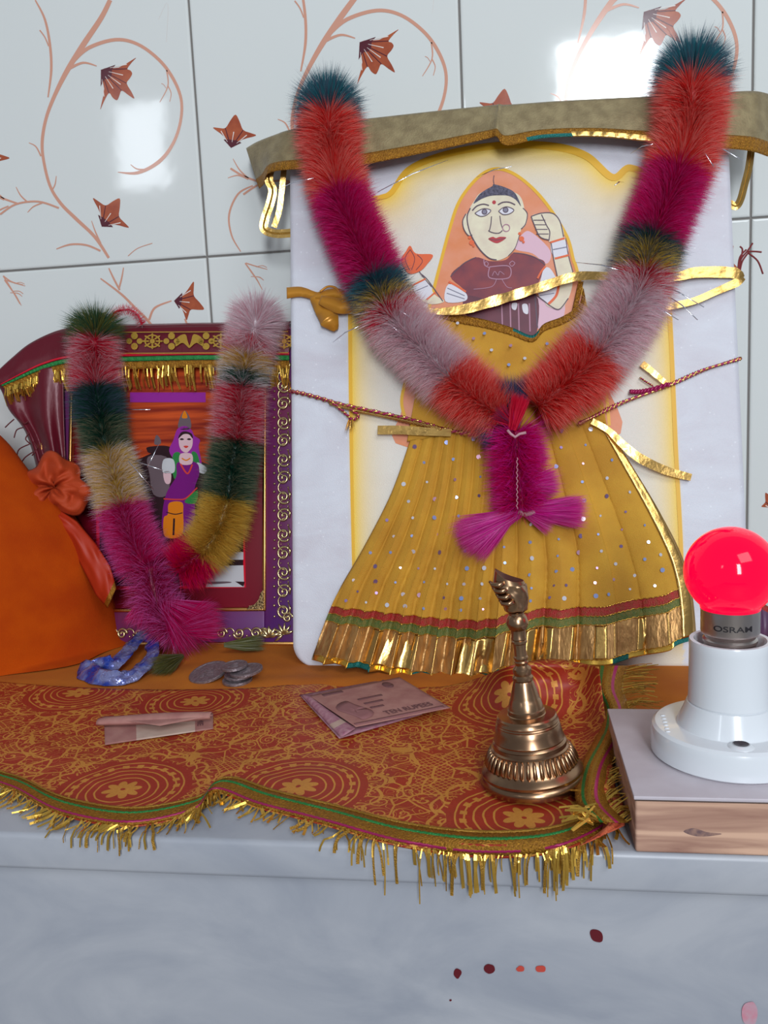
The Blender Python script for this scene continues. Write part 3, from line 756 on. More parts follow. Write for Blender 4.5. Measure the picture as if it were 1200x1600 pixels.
paint('blouse', [M['maroon_paint'], M['maroon_dark'], M['ink'], M['lav'], M['painted_white']], gd, [
      ('p', [Z5(320, 810), Z5(220, 860), Z5(120, 960), Z5(235, 1080), Z5(250, 1250), Z5(400, 1330), Z5(700, 1420), Z5(800, 1360), Z5(780, 1100), Z5(860, 870), Z5(790, 815), Z5(700, 785), Z5(610, 775), Z5(550, 830), Z5(430, 840)], .5, 0),
      ('p', [Z5(240, 1110), Z5(480, 1150), Z5(780, 1100), Z5(800, 1360), Z5(740, 1440), Z5(560, 1400), Z5(380, 1320), Z5(240, 1260)], .6, 1),
      ('s', [Z5(120, 960), Z5(220, 860), Z5(320, 810)], .66, 2), ('s', [Z5(610, 775), Z5(700, 785), Z5(790, 815), Z5(860, 870)], .66, 2), ('s', [Z5(780, 1100), Z5(790, 1250), Z5(800, 1360)], .66, 2, 2),
      ('s', [Z5(425, 885), Z5(575, 880), Z5(575, 970), Z5(425, 970), Z5(425, 885)], .66, 3, 1.6), ('s', [Z5(445, 955), Z5(465, 920), Z5(490, 950), Z5(505, 920), Z5(540, 945)], .66, 3, 1),
      ('s', [Z5(380, 820), Z5(385, 870), Z5(420, 890)], .66, 3, 1.4), ('s', [Z5(600, 840), Z5(580, 860), Z5(600, 880), Z5(622, 855), Z5(600, 838)], .66, 3, 1.2), ('s', [Z5(400, 840), Z5(385, 858), Z5(400, 880), Z5(415, 862), Z5(402, 842)], .66, 3, 1.2),
      ('s', [Z5(480, 980), Z5(440, 1040), Z5(300, 1060)], .66, 3, 1), ('s', [Z5(520, 980), Z5(560, 1040), Z5(600, 1050)], .66, 3, 1),
      *[('s', [Z5(a, 1170), Z5(a+6, 1390)], .7, 3, 2) for a in (520, 585, 650, 735)], ('p', [Z5(680, 1180), Z5(720, 1180), Z5(725, 1250), Z5(690, 1240)], .7, 4), ('p', [Z5(600, 1170), Z5(640, 1170), Z5(630, 1220), Z5(600, 1210)], .7, 4)])
paint('raised_arm', [M['skin'], M['ink'], M['painted_white'], M['orange_paint'], M['iris']], gd, [
      ('p', [Z5(905, 690), Z5(1010, 650), Z5(1035, 780), Z5(1075, 940), Z5(1060, 1080), Z5(1000, 1200), Z5(940, 1215), Z5(860, 1170), Z5(930, 1080), Z5(955, 980), Z5(925, 800)], .75, 0),
      ('p', [Z5(750, 490), Z5(830, 465), Z5(920, 468), Z5(975, 530), Z5(1003, 650), Z5(900, 690), Z5(880, 672), Z5(820, 650), Z5(780, 570)], .8, 0),
      ('s', [Z5(750, 490), Z5(830, 465), Z5(920, 468), Z5(975, 530), Z5(1003, 650)], .9, 1, 1.6), ('s', [Z5(750, 490), Z5(780, 570), Z5(820, 650), Z5(890, 675)], .9, 1, 1.6),
      ('s', [Z5(830, 475), Z5(870, 560), Z5(895, 610), Z5(888, 680)], .9, 1, 1.6), *[('s', [Z5(768+i*7, 520+i*36), Z5(860+i*9, 520+i*36)], .9, 1, 1.4) for i in range(4)],
      ('s', [Z5(905, 690), Z5(925, 820), Z5(955, 960)], .9, 1, 1.4), ('s', [Z5(1020, 660), Z5(1040, 790), Z5(1080, 940)], .9, 1, 1.4),
      ('p', [Z5(907, 705), Z5(1012, 678), Z5(1035, 780), Z5(930, 808)], .85, 2), ('s', [Z5(920, 750), Z5(1025, 730)], .92, 4, 1.6), ('s', [Z5(900, 694), Z5(1012, 660)], .95, 3, 3), ('s', [Z5(935, 820), Z5(1042, 793)], .95, 3, 3),
      ('p', [Z5(820, 1000), Z5(800, 1090), Z5(880, 1170), Z5(960, 1100), Z5(960, 1010), Z5(900, 900), Z5(850, 900)], .85, 2), ('s', [Z5(800, 975), Z5(830, 920), Z5(862, 880)], .95, 3, 3), ('s', [Z5(965, 1030), Z5(945, 1110), Z5(885, 1175)], .95, 3, 4),
      ('s', [Z5(780, 1100), Z5(850, 1150), Z5(900, 1190), Z5(970, 1215), Z5(1040, 1130)], .95, 1, 1.6), *[('s', [Z5(815, 1030+i*40), Z5(950-10*i, 1000+i*45)], .92, 4, 1.2) for i in range(3)]])
Z2 = lambda a, b_: (440+a/2.143, 200+b_/2.143)
paint('lowered_arm', [M['skin'], M['ink'], M['painted_white'], M['orange_paint'], M['iris']], gd, [
      ('p', [Z5(105, 1020), Z5(235, 1085), Z5(235, 1150), Z5(80, 1155)], .75, 2), ('s', [Z5(105, 1000), Z5(170, 1035), Z5(240, 1080)], .85, 3, 3), ('s', [Z5(95, 1050), Z5(230, 1110)], .85, 4, 1.2), ('s', [Z5(90, 1090), Z5(230, 1135)], .85, 4, 1.2),
      ('p', [Z2(440, 530), Z2(480, 500), Z2(510, 555), Z2(545, 580), Z2(500, 590), Z2(460, 570)], .75, 0), ('p', [Z2(440, 535), Z2(480, 508), Z2(505, 550), Z2(470, 575)], .82, 2), ('s', [Z2(436, 528), Z2(482, 505)], .9, 3, 2.4), ('s', [Z2(485, 575), Z2(515, 550)], .9, 3, 2.4),
      ('s', [Z2(450, 545), Z2(490, 528)], .9, 4, 1.2), ('s', [Z2(465, 487), Z2(490, 510), Z2(540, 580)], .9, 1, 1.5)])
paint('held_flower', [M['orange_paint'], M['maroon_dark'], M['ink']], gd, [
      ('p', [(627, 405), (634, 393), (641, 384), (650, 396), (676, 398), (668, 412), (657, 423), (641, 428), (632, 420)], .8, 0),
      ('s', [(641, 390), (633, 404), (640, 422)], .9, 1, 1), ('s', [(641, 390), (648, 404), (643, 422)], .9, 1, 1), ('s', [(652, 398), (660, 408), (650, 422)], .9, 1, 1), ('s', [(655, 424), (664, 436), (674, 448)], .9, 2, 1.3)])
fc = paint('face', [M['skin'], M['ink']], gd, [
      ('p', [(728, 334), (723, 345), (725, 358), (732, 368), (738, 366), (736, 340)], .7, 0), ('p', [(818, 328), (824, 337), (822, 350), (815, 357), (812, 340)], .7, 0),
      ('p', [(741, 314), (733, 328), (730, 350), (737, 371), (750, 390), (764, 403), (777, 407), (794, 400), (805, 387), (812, 366), (818, 345), (819, 325), (812, 306), (795, 298), (770, 295), (750, 302)], .8, 0),
      ('s', [(735, 325), (730, 338), (732, 355), (738, 371), (750, 390), (764, 403), (776, 406)], .9, 1, 1.8), ('s', [(728, 334), (723, 345), (725, 358), (732, 368), (738, 367)], .9, 1, 1.5), ('s', [(794, 400), (805, 387), (812, 366)], .9, 1, 1.1), ('s', [(817, 325), (824, 334), (821, 350), (814, 358)], .9, 1, 1.4)])
paint('hair', [M['hair_ink']], fc, [('p', [(740, 318), (748, 305), (758, 297), (769, 291), (772, 288), (790, 293), (805, 302), (814, 322), (806, 312), (795, 306), (782, 305), (766, 306), (752, 311)], 1.0, 0)])
for e_ in ([(738, 329), (745, 322), (755, 319), (764, 321)], [(778, 320), (786, 316), (796, 316), (805, 320)]): paint('eyebrow', [M['ink']], fc, [('s', e_, 1.0, 0, 2)])
for al_, ic in (([(742, 333), (752, 327), (760, 326), (767, 329), (760, 336), (752, 338), (746, 336)], (757, 331)), ([(779, 330), (785, 325), (793, 323), (803, 328), (796, 334), (786, 335)], (790, 328))):
    paint('eye', [M['painted_white'], M['ink'], M['iris']], fc, [('p', al_, .95, 0), ('d', ic, 1.05, 1, 4.6), ('d', ic, 1.12, 2, 3.2), ('s', al_+[al_[0]], 1.15, 1, 1.2)])
paint('nose', [M['ink']], fc, [('s', [(768, 338), (767, 350), (765, 359), (764, 361), (772, 364), (780, 364), (785, 360)], 1.0, 0, 1.5), ('s', [(781, 337), (783, 350), (786, 358)], 1.0, 0, 1.3)])
paint('nose_ring', [M['lav']], fc, [('s', [(791+5.5*math.cos(a*PI/5), 356+5.5*math.sin(a*PI/5)) for a in range(11)], 1.05, 0, 1.4)])
paint('mouth', [M['red_paint'], M['ink']], fc, [('p', [(763, 373), (770, 370), (775, 372), (781, 370), (791, 371), (784, 377), (776, 380), (768, 377)], 1.0, 0), ('s', [(764, 373), (775, 375), (790, 372)], 1.1, 1, .9)])
paint('forehead_dot', [M['red_paint']], fc, [('d', (772, 316), 1.0, 0, 3)])
for q in ((737, 379), (815, 373)): paint('earring', [M['orange_paint']], fc, [('d', q, 1.0, 0, 4), ('d', (q[0]-3, q[1]-8), 1.0, 0, 2.5), ('d', (q[0]+3, q[1]+5), 1.0, 0, 2)])

# ================================================================== DRESS ON THE SLAB
dr = thing('goddess_dress', 'yellow sequinned pleated dress with gold hem tied to the painted marble slab', 'dress', (slab(780, 900).x, YS-14, 1.2))
Lc = cat([(641, 688), (612, 770), (572, 850), (535, 915), (515, 960), (487, 1034)], 8)
Rc = cat([(945, 660), (985, 725), (1030, 800), (1066, 870), (1082, 930), (1088, 1000)], 8)
def skirt_px(s, t):
    l = lerp_path(Lc, t); r = lerp_path(Rc, t)
    top_b = -6*math.sin(PI*s)
    hb = lerp_path([(0,), (10,), (20,), (30,), (38,), (44,), (34,), (28,), (30,), (28,), (22,), (13,), (0,)], s)[0]
    return l[0]*(1-s)+r[0]*s, l[1]*(1-s)+r[1]*s+top_b*(1-t)+hb*t*1.1
Ncuts = [(0,), (1.3,), (2.6,), (4,), (5.5,), (7,), (8.4,), (9.3,), (10.2,), (11.0,), (11.4,), (11.8,), (12.3,), (13.0,)]
def skirt_fn(s, t, extra=0):
    n_ = lerp_path(Ncuts, s)[0]+.25*nz(s*4, t*2, 1); w = abs(math.sin(PI*n_))
    A_ = (3.0+7.0*t)*(1.0 if s < .8 else .6)
    wig = nz(s*9, t*5, 4)*1.0
    off = 2.0+10*t+A_*w**.42+wig+extra
    px, py = skirt_px(s, t); px += (1.5+6*t)*math.sin(2*PI*n_)
    py += 5*t*(w-.6)*(1 if s < .85 else .3)
    p = slab(px, py, off)
    if p.z < 1.8: p.z = 1.8+(p.z-1.8)*.05
    return p
sk = MB()
def band_i(s, t):
    if t < .775: return 0
    if t < .805: return 3
    if t < .835: return 1
    if t < .86: return 2
    if t < .97: return 3
    return 4 if (s*60) % 3 < 2 else 5
def tmap(v): return v if v < .5 else v
sk.grid(lambda u, v: skirt_fn(u, v), 420, 120, mfn=lambda u, v: (0 if v < .755 else 1 if v < .80 else 2 if v < .835 else 3 if v < .968 else (4 if math.sin(u*37) > -.5 else 5)))
sk.build('skirt', [M['yellow'], M['redband'], M['greenband'], M['foil_wide'], M['tinsel'], M['teal_thread']], dr, solid=.35)
# gold edging strip down the right side and pleat-edge foil stripes
eg = MB(); eg.grid(lambda u, v: skirt_fn(.975+.025*u, v*.97, 1.2), 4, 90, 0); eg.build('edging', M['foil'], dr, solid=.3)
# woven gold thread lines on the red band
tl = MB()
for tt in (.757, .80, .835, .966):
    tl.tube([skirt_fn(i/400, tt+.002*math.sin(i*1.3), .8) for i in range(401)], .32, 5, 0)
tl.build('gold_piping', M['tinsel'], dr)
# foil stripes running down pleats in the wide zari band
fs_ = MB()
for s0 in (.04, .13, .16, .22, .24, .30, .37, .375, .44, .50, .56, .60, .68, .74, .79, .86, .92):
    w_ = random.choice((.007, .015, .04, .055))
    fs_.grid(lambda u, v, s0=s0, w_=w_: skirt_fn(min(s0+w_*(u-.5), 1), .838+.128*v, .35), 5, 16, 0)
fs_.build('foil_panel', M['foil'], dr, solid=.15)
# bodice
bd = MB()
neck = cat([(672, 486), (692, 484), (720, 492), (760, 500), (800, 512), (832, 524), (850, 506), (880, 494), (905, 476), (912, 450)], 6)
waist = cat([(636, 690), (690, 683), (760, 680), (840, 672), (900, 664), (948, 664)], 8)
def bod_fn(u, v, extra=0):
    a = lerp_path(neck, u); b_ = lerp_path(waist, u); px = a[0]*(1-v)+b_[0]*v; py = a[1]*(1-v)+b_[1]*v
    off = 2.5+2.2*math.sin(PI*v)+1.2*abs(math.sin(u*14+nz(u*3, v*3)*2))*v+.6*nz(u*6, v*6, 2)+extra
    return slab(px, py, off)
bd.grid(bod_fn, 90, 50); bd.build('bodice', M['yellow'], dr, solid=.35)
nb = MB(); nb.grid(lambda u, v: bod_fn(u, v*.07, .7+.4*math.sin(v*PI)+.25*math.sin(u*260)), 200, 5, 0, mfn=lambda u, v: 1 if .45 < u < .62 and v < .5 else 0)
nb.grid(lambda u, v: slab(*[a+(b_-a)*1 for a, b_ in zip((904+8*v, 440+u*46), (904+8*v-u*10, 440+u*46))], 3.2+.4*math.sin(u*40)), 30, 4, 0)
nb.build('neckline_braid', [M['braid'], M['teal_thread']], dr, solid=.3)
# sequins
sq = MB()
def sequin(p, n_, r, mi):
    n_ = V(n_).normalized(); a = n_.orthogonal().normalized(); b_ = n_.cross(a)
    top = [p+n_*.25+(a*math.cos(q*PI/5)+b_*math.sin(q*PI/5))*r for q in range(10)]; bot = [q-n_*.25 for q in top]
    sq.add(top+bot, [tuple(range(10)), tuple(range(19, 9, -1))]+[(i, i+10, (i+1) % 10+10, (i+1) % 10) for i in range(10)], mi)
rr = random.Random(3)
for row in range(11):
    t_ = .04+row*.066; ncol = 7+row
    for c in range(ncol):
        s_ = (c+.5*(row % 2)+.3)/ncol+rr.uniform(-.012, .012)
        if not .01 < s_ < .95: continue
        p = skirt_fn(s_, t_, .5); e = .004
        n_ = (skirt_fn(s_+e, t_)-p).cross(skirt_fn(s_, t_+e)-p); n_ = n_ if n_.y < 0 else -n_
        n_.normalize(); n_ = n_*.5+V((rr.uniform(-.5, .5), -.8, rr.uniform(-.1, .7)))
        sequin(p, n_, rr.choice((.8, 1.0, 1.1, 1.5)), rr.choice((0, 0, 1, 1, 2, 3)))
for (x_, y_, mi_) in ((757, 521, 1), (768, 547, 0), (798, 540, 2), (855, 537, 1), (740, 529, 2), (769, 579, 1), (795, 570, 1), (730, 562, 0), (885, 520, 2), (715, 505, 0), (820, 560, 0)):
    sequin(slab(x_, y_, 7.5), V((rr.uniform(-.2, .2), -1, .5)), 1.1, mi_)
so2 = sq.build('sequins', [M['blossom_white'], M['seq_blue'], M['seq_pink'], M['seq_violet']], dr, smooth=False); so2['kind'] = 'stuff'

# ================================================================== GOLD BAND OVER THE TOP OF THE SLAB
gb = thing('gold_brocade_band', 'khaki gold brocade strip draped along the top of the painted marble slab', 'cloth strip', (slab(780, 200).x, YS+KS*320, 318))
tope = cat([(385, 232, -24), (402, 222, -32), (430, 211, -40), (455, 203, -46), (520, 192, -46), (600, 183, -46), (690, 173, -46), (768, 165, -47), (780, 163, -50), (795, 164, -47), (880, 158, -46), (980, 153, -46), (1080, 148, -46), (1140, 144, -46), (1180, 143, -42), (1203, 148, -34)], 8)
bote = cat([(404, 292, -28), (412, 284, -38), (420, 268, -50), (455, 262, -59), (520, 262, -60), (600, 248, -59), (690, 230, -58), (762, 214, -58), (776, 211, -62), (792, 224, -59), (850, 213, -57), (930, 211, -57), (1010, 218, -57), (1080, 224, -58), (1140, 228, -58), (1175, 232, -54), (1200, 240, -44)], 8)
def band_fn(u, v, ex=0):
    a = lerp_path(tope, u); b_ = lerp_path(bote, u); w = [p*(1-v)+q*v for p, q in zip(a, b_)]
    Y = w[2]-1.2*math.sin(PI*v)+.8*nz(u*14, v*3, 6)-ex
    return on_y(w[0], w[1], Y)
def over_fn(u, v):
    p = band_fn(u, 0); tgt = V((p.x, -2.5, p.z+1.5))
    q = p*(1-v)+tgt*v; q.z += 2.0*math.sin(PI*v); return q
bb = MB()
bb.grid(lambda u, v: over_fn(u, 1-v), 200, 8, 0); bb.grid(band_fn, 200, 18, 0)
bb.build('fabric', M['khaki'], gb, solid=.5)
bt_ = MB(); bt_.grid(lambda u, v: band_fn(u, .80+.25*v, .9+.5*math.sin(PI*v)+.25*math.sin(u*420+v*3)), 330, 5, 0, mfn=lambda u, v: 1 if (.66 < u < .78 and v > .35) else (2 if (.6 < u < .67 or .78 < u < .83) and v > .6 else 0))
bt_.build('edge_braid', [M['braid'], M['foil'], M['teal_thread']], gb, solid=.4)
lp = MB()
def lpath(pts, Y): return [on_y(a, b_, Y) for a, b_ in [tuple(q) for q in cat(pts, 8)]]
P1 = lpath([(424, 258), (420, 280), (426, 297), (422, 318), (414, 342), (413, 358), (430, 365), (456, 364)], -42); lp.ribbon(P1, 6.0, V((.3, -1, .1)), 0, .5); lp.tube(P1, .8, 6, 1)
lp.build('hanging_loop', [M['foil'], M['tinsel_dark']], gb, sharp=35); lp = MB()
P1 = lpath([(444, 262), (440, 300), (436, 330), (428, 355)], -38); lp.ribbon(P1, 4, V((.2, -1, 0)), 0, .4)
lp.build('hanging_loop', [M['foil'], M['tinsel_dark']], gb, sharp=35); lp = MB()
P1 = lpath([(1174, 232), (1170, 262), (1163, 290), (1157, 312), (1150, 322), (1140, 318)], -42); lp.ribbon(P1, 5, V((.3, -1, 0)), 0, .5); lp.tube(P1, .7, 6, 1)
lp.build('hanging_loop', [M['foil'], M['tinsel_dark']], gb, sharp=35)

# ================================================================== RIBBONS AND CORDS ROUND THE SLAB
gr_ = thing('gold_ribbon', 'crinkled gold ribbon tied across the goddess painting, looped at the right edge', 'ribbon', slab(800, 460, 3)[:])
rb = MB()
def srib(mb, pts, w, off, mi=0, th=.4, twist=.3, seg=8):
    q = cat(pts, seg); P_ = [slab(a[0], a[1], (a[2] if len(a) > 2 else off)) for a in q]
    nr = [SN+V((.15*math.sin(i*.9), 0, twist*nz(i*.4, 2, 1))) for i in range(len(P_))]
    ww = w if not isinstance(w, (list, tuple)) else [lerp_path([(a,) for a in w], i/(len(P_)-1))[0] for i in range(len(P_))]
    mb.ribbon(P_, ww, nr, mi, th)
srib(rb, [(600, 470, 8), (640, 478, 9), (668, 486, 9), (720, 484, 8), (780, 468, 7.5), (840, 450, 7.5), (900, 432, 8), (960, 432, 12), (1020, 434, 10)], [5, 5, 3, 6.5, 7, 6.5, 6, 5, 5], 7)
srib(rb, [(1020, 436, 8), (1060, 432, 6), (1085, 426, 5), (1120, 425, 3.5), (1150, 427, 2.5), (1162, 433, 1)], [5, 5.5, 7, 7.5, 7, 2], 4)
srib(rb, [(1162, 434, 1), (1150, 442, 3), (1120, 455, 4), (1085, 470, 5), (1050, 478, 6), (1030, 482, 8)], [3, 5.5, 4.5, 4.5, 4.5, 5], 4)
rb.build('strip', M['foil'], gr_, sharp=35)
rs = MB()
srib(rs, [(448, 458, 1.5), (470, 456, 2.5), (495, 462, 4), (525, 458, 5), (545, 470, 6)], [8, 7, 5, 7, 8], 3)
srib(rs, [(490, 462, 4), (500, 480, 4), (515, 500, 5), (525, 516, 4)], [6, 9, 14, 3], 3)
srib(rs, [(500, 468, 6), (530, 478, 6), (555, 480, 7), (575, 500, 7)], [6, 11, 9, 5], 3)
rs.tube([slab(a[0], a[1], 5) for a in cat([(500, 456), (512, 448), (525, 450), (533, 462)], 5)], .8, 6, 0)
rs.build('satin_knot', M['satin_gold'], gr_)
th_ = MB()
for pts in ([(1154, 424), (1158, 405), (1168, 392), (1176, 380)], [(1158, 404), (1160, 390), (1156, 385)], [(1168, 393), (1180, 393), (1190, 394)], [(1170, 396), (1184, 408), (1192, 428)], [(1156, 424), (1160, 408), (1170, 394)], [(1153, 422), (1156, 402), (1166, 390)]):
    th_.tube([slab(a[0], a[1], 1.5) for a in cat(pts, 5)], .55, 6, 0)
th_.build('red_thread_end', mat('red_thread', (120, 34, 36), .7), gr_)

wc = thing('waist_cord', 'twisted gold and red cord stretched across the slab at the dress waist', 'cord', slab(800, 660, 3)[:])
cd = MB()
def twist(mb, pts, r, off, turns, seg=14, mi=(0, 1)):
    q = cat(pts, seg); P_ = [slab(a[0], a[1], a[2] if len(a) > 2 else off) for a in q]
    for h in range(2):
        out = []
        for i, p in enumerate(P_):
            t_ = (P_[min(i+1, len(P_)-1)]-P_[max(i-1, 0)]).normalized(); a = t_.cross(SN).normalized()
            ph = i/len(P_)*turns*2*PI+h*PI; out.append(p+a*(r*.7*math.cos(ph))+SN*(r*.7*math.sin(ph)))
        mb.tube(out, r*.75, 6, mi[h])
twist(cd, [(452, 611, 1), (470, 614, 2), (500, 622, 2.5), (530, 631, 3), (580, 642, 3.5), (640, 655, 4), (700, 672, 7), (770, 685, 9)], 1.25, 3, 40)
twist(cd, [(515, 630, 3.5), (560, 642, 4.5), (620, 655, 5), (690, 670, 8)], 1.15, 3, 22, mi=(0, 0))
twist(cd, [(905, 662, 10), (925, 652, 7), (970, 630, 3.5), (1040, 604, 2.5), (1100, 578, 2), (1158, 560, .8)], 1.15, 3, 34)
twist(cd, [(985, 612, 4), (1000, 612, 4), (1020, 608, 4), (1045, 600, 4)], 1.2, 4, 6, mi=(1, 1))
twist(cd, [(518, 628, 4), (535, 642, 5), (550, 655, 5), (560, 650, 5), (548, 640, 5)], .8, 4, 8, mi=(0, 1))
twist(cd, [(1000, 590, 3), (1010, 597, 3.5), (1020, 603, 4)], .5, 4, 4)
cd.build('cord', [M['foil'], M['magenta_thread']], wc)
tsl = MB()
tuft(tsl, slab(548, 652, 4), slab(548, 678, 5), .35, 30, .35, 0); tsl.build('frayed_end', M['foil'], wc); tsl = MB()
srib(tsl, [(1003, 568, 4), (1016, 578, 4.5), (1030, 590, 4.5), (1042, 600, 4)], [4.5, 4, 3.5, 3], 4)
tsl.build('ribbon_end', M['foil'], wc, sharp=35); tsl = MB()
srib(tsl, [(590, 672, 4), (625, 672, 5), (660, 674, 7), (705, 676, 9)], [6, 6, 5.5, 5], 4)
tsl.build('ribbon_end', M['foil'], wc, sharp=35); tsl = MB()
srib(tsl, [(925, 658, 9), (950, 672, 8), (975, 696, 8), (1000, 716, 8), (1040, 735, 5), (1080, 746, 3)], [4, 4, 5, 6, 5.5, 4.5], 4)
tsl.build('ribbon_end', M['foil'], wc, sharp=35)

# ================================================================== GARLANDS
def gpath(nodes, fn, n=10):
    return [V(q) for q in cat([tuple(fn(*a)) for a in nodes], n)]
def garland_arm(th, nodes, cols, fn, radius, dens, w=.32):
    """nodes k+1, cols k entries (main, secondary, radius factor)"""
    n = 8; full = gpath(nodes, fn, n)
    for i, c in enumerate(cols):
        seg = full[i*n:(i+1)*n+1]; L_ = sum((a-b_).length for a, b_ in zip(seg, seg[1:]))
        mb = fur_seg(seg, radius*c[2], max(300, int(dens*L_)), w, tilt=.13, second=.36 if c[1] != c[0] else 0, core=.32)
        mb.build('tinsel_section', [FM[c[0]], FM[c[1]]], th)
g1 = thing('big_tinsel_garland', 'large V shaped tinsel garland in red, magenta and white hung over the marble slab', 'garland', slab(810, 650, 20)[:])
def slabY(x, y, o):      # o<-50 means an absolute Y (behind the slab top)
    return on_y(x, y, o+1000) if o < -900 else slab(x, y, o)
R1 = 24.5; DN = 230
garland_arm(g1, [(512, 166, -1040), (513, 182, -1058), (519, 240, 16), (531, 305, 20), (560, 378, 20), (585, 435, 20), (594, 458, 20), (603, 480, 20), (618, 502, 20), (665, 552, 20), (705, 592, 20), (745, 625, 21), (785, 650, 21)],
            [('teal', 'slate', 1.1), ('red', 'salmon', 1.08), ('red', 'salmon', 1.0), ('magenta', 'lightmag', 1.0), ('magenta', 'lightmag', 1.0), ('slate', 'teal', 1.0), ('yellow', 'slate', 1.0), ('crimson', 'clear', 1.0),
             ('white', 'rose', 1.05), ('white', 'rose', 1.05), ('red', 'salmon', 1.0), ('red', 'salmon', .95)], slabY, R1, DN)
garland_arm(g1, [(1080, 112, -1040), (1081, 134, -1060), (1077, 200, 17), (1060, 268, 20), (1040, 320, 20), (1020, 372, 20), (1014, 388, 20), (1008, 425, 20), (1000, 455, 20), (965, 510, 20), (930, 556, 20), (885, 600, 22), (840, 635, 23)],
            [('teal', 'slate', 1.15), ('red', 'salmon', 1.12), ('red', 'salmon', 1.08), ('magenta', 'lightmag', 1.0), ('magenta', 'lightmag', 1.0), ('slate', 'green', 1.0), ('yellow', 'slate', 1.0), ('crimson', 'clear', 1.0),
             ('white', 'rose', 1.08), ('white', 'rose', 1.08), ('red', 'salmon', 1.12), ('red', 'salmon', 1.0)], slabY, R1, DN)
jb = MB()
tuft(jb, slab(803, 662, 24), slab(745, 690, 22), .35, 900, .3, 1, 0); tuft(jb, slab(808, 668, 24), slab(800, 585, 22), .45, 1600, .3, 1, 2)
tuft(jb, slab(805, 675, 26), slab(808, 705, 27), .2, 200, .3, 1)
tuft(jb, slab(800, 672, 34), slab(815, 615, 38), .16, 900, .35, 3, root=2.5); tuft(jb, slab(803, 665, 32), slab(770, 640, 34), .5, 700, .3, 3, 1)
jb.build('junction_tuft', [FM['teal'], FM['blue'], FM['slate'], FM['crimson']], g1)
jb = MB(); pend = gpath([(806, 672, 26), (806, 700, 24), (810, 745, 20), (815, 800, 19)], slab, 8)
m1 = fur_seg(pend, 23, 6500, .32, .35, .35, .25)
m1.build('pendant', [FM['magenta'], FM['hotpink']], g1)
bw = MB()
for (a, b_, sp, n_) in (((818, 798, 22), (712, 845, 20), .22, 3200), ((812, 798, 22), (918, 800, 20), .2, 2600), ((820, 800, 22), (870, 815, 20), .45, 600), ((806, 798, 22), (735, 870, 20), .16, 900), ((806, 760, 22), (880, 750, 20), .25, 700), ((806, 720, 22), (860, 700, 20), .3, 400)):
    tuft(bw, slab(*a), slab(*b_), sp, n_, .3, 0, 1, root=2.5)
bw.build('tassel', [FM['hotpink'], FM['purplepink']], g1)
kn = MB(); kn.tube([slab(x, y, 43) for x, y in ((793, 672), (798, 678), (805, 683), (812, 678), (822, 676))], .9, 6); kn.tube([slab(x, y, 25) for x, y in ((810, 800), (820, 804), (836, 800))], 1.6, 6)
kn.tube([slab(808+1.2*math.sin(i*1.9), 715+i*2.6, 41-i*.15) for i in range(32)], .3, 5)
kn.build('thread_knot', FM['rose'], g1)
sv = MB()
for (a, b_) in (((430, 298), (490, 278)), ((520, 535), (560, 510)), ((580, 488), (625, 520)), ((745, 277), (800, 260)), ((900, 410), (980, 425)), ((985, 240), (1020, 225)), ((1100, 225), (1160, 250)), ((975, 285), (960, 290)), ((595, 470), (640, 495)), ((1000, 470), (1060, 500)), ((1080, 215), (1115, 260)), ((1020, 440), (1100, 480)), ((1040, 460), (1090, 500)), ((700, 250), (590, 300))):
    sv = MB(); p, q = slab(*a, 24), slab(*b_, 36); sv.ribbon([p, (p+q)/2+V((0, -1, 1.2)), q], [.3, .9, .5], V((0, -1, .6)), 0, .1); sv.build('silver_strand', M['silver'], g1)

g2 = thing('small_tinsel_garland', 'smaller multicoloured tinsel garland hung on the framed picture at left', 'garland', frm(240, 880, 18)[:])
R2 = 22.5
garland_arm(g2, [(150, 512, -1022), (149, 530, -1033), (148, 568, 15), (150, 608, 19), (158, 655, 19), (166, 705, 19), (180, 750, 19), (190, 792, 19), (205, 840, 20), (225, 885, 22)],
            [('olive', 'green', 1.12), ('pinkred', 'rose', 1.0), ('pinkred', 'rose', 1.0), ('green', 'slate', 1.05), ('green', 'sage', .95), ('yellow', 'clear', 1.0), ('yellow', 'clear', 1.0), ('magenta', 'purplepink', 1.0), ('magenta', 'purplepink', 1.05)],
            lambda x, y, o: on_y(x, y, o+1000) if o < -900 else frm(x, y, o), R2, 200)
garland_arm(g2, [(402, 492, -1022), (398, 514, -1034), (390, 541, 15), (386, 556, 19), (382, 580, 19), (378, 605, 19), (374, 645, 19), (370, 690, 19), (362, 735, 19), (356, 780, 19), (340, 830, 20), (315, 865, 21), (280, 890, 23)],
            [('white', 'rose', 1.1), ('white', 'rose', 1.05), ('pinkred', 'rose', 1.0), ('gold', 'clear', 1.0), ('green', 'clear', .95), ('pinkred', 'rose', 1.0), ('pinkred', 'rose', 1.0), ('green', 'sage', 1.0), ('green', 'sage', 1.0), ('gold', 'yellow', 1.0), ('gold', 'yellow', 1.0), ('magenta', 'crimson', 1.0)],
            lambda x, y, o: on_y(x, y, o+1000) if o < -900 else frm(x, y, o), R2, 200)
pn = gpath([(235, 885, 24), (240, 920, 24), (252, 960, 26), (280, 985, 32)], frm, 8)
fur_seg(pn, 23, 5200, .32, .4, .4, .3).build('pendant', [FM['darkmag'], FM['purplepink']], g2)
bw = MB()
tuft(bw, frm(270, 985, 34), frm(345, 965, 36), .4, 1500, .3, 0, 1, root=3); tuft(bw, frm(250, 940, 26), frm(330, 1000, 36), .5, 1500, .3, 0, 1, root=3); tuft(bw, frm(230, 930, 24), frm(215, 985, 30), .4, 900, .3, 0, 1, root=3)
bw.build('tassel', [FM['magenta'], FM['purplepink']], g2)
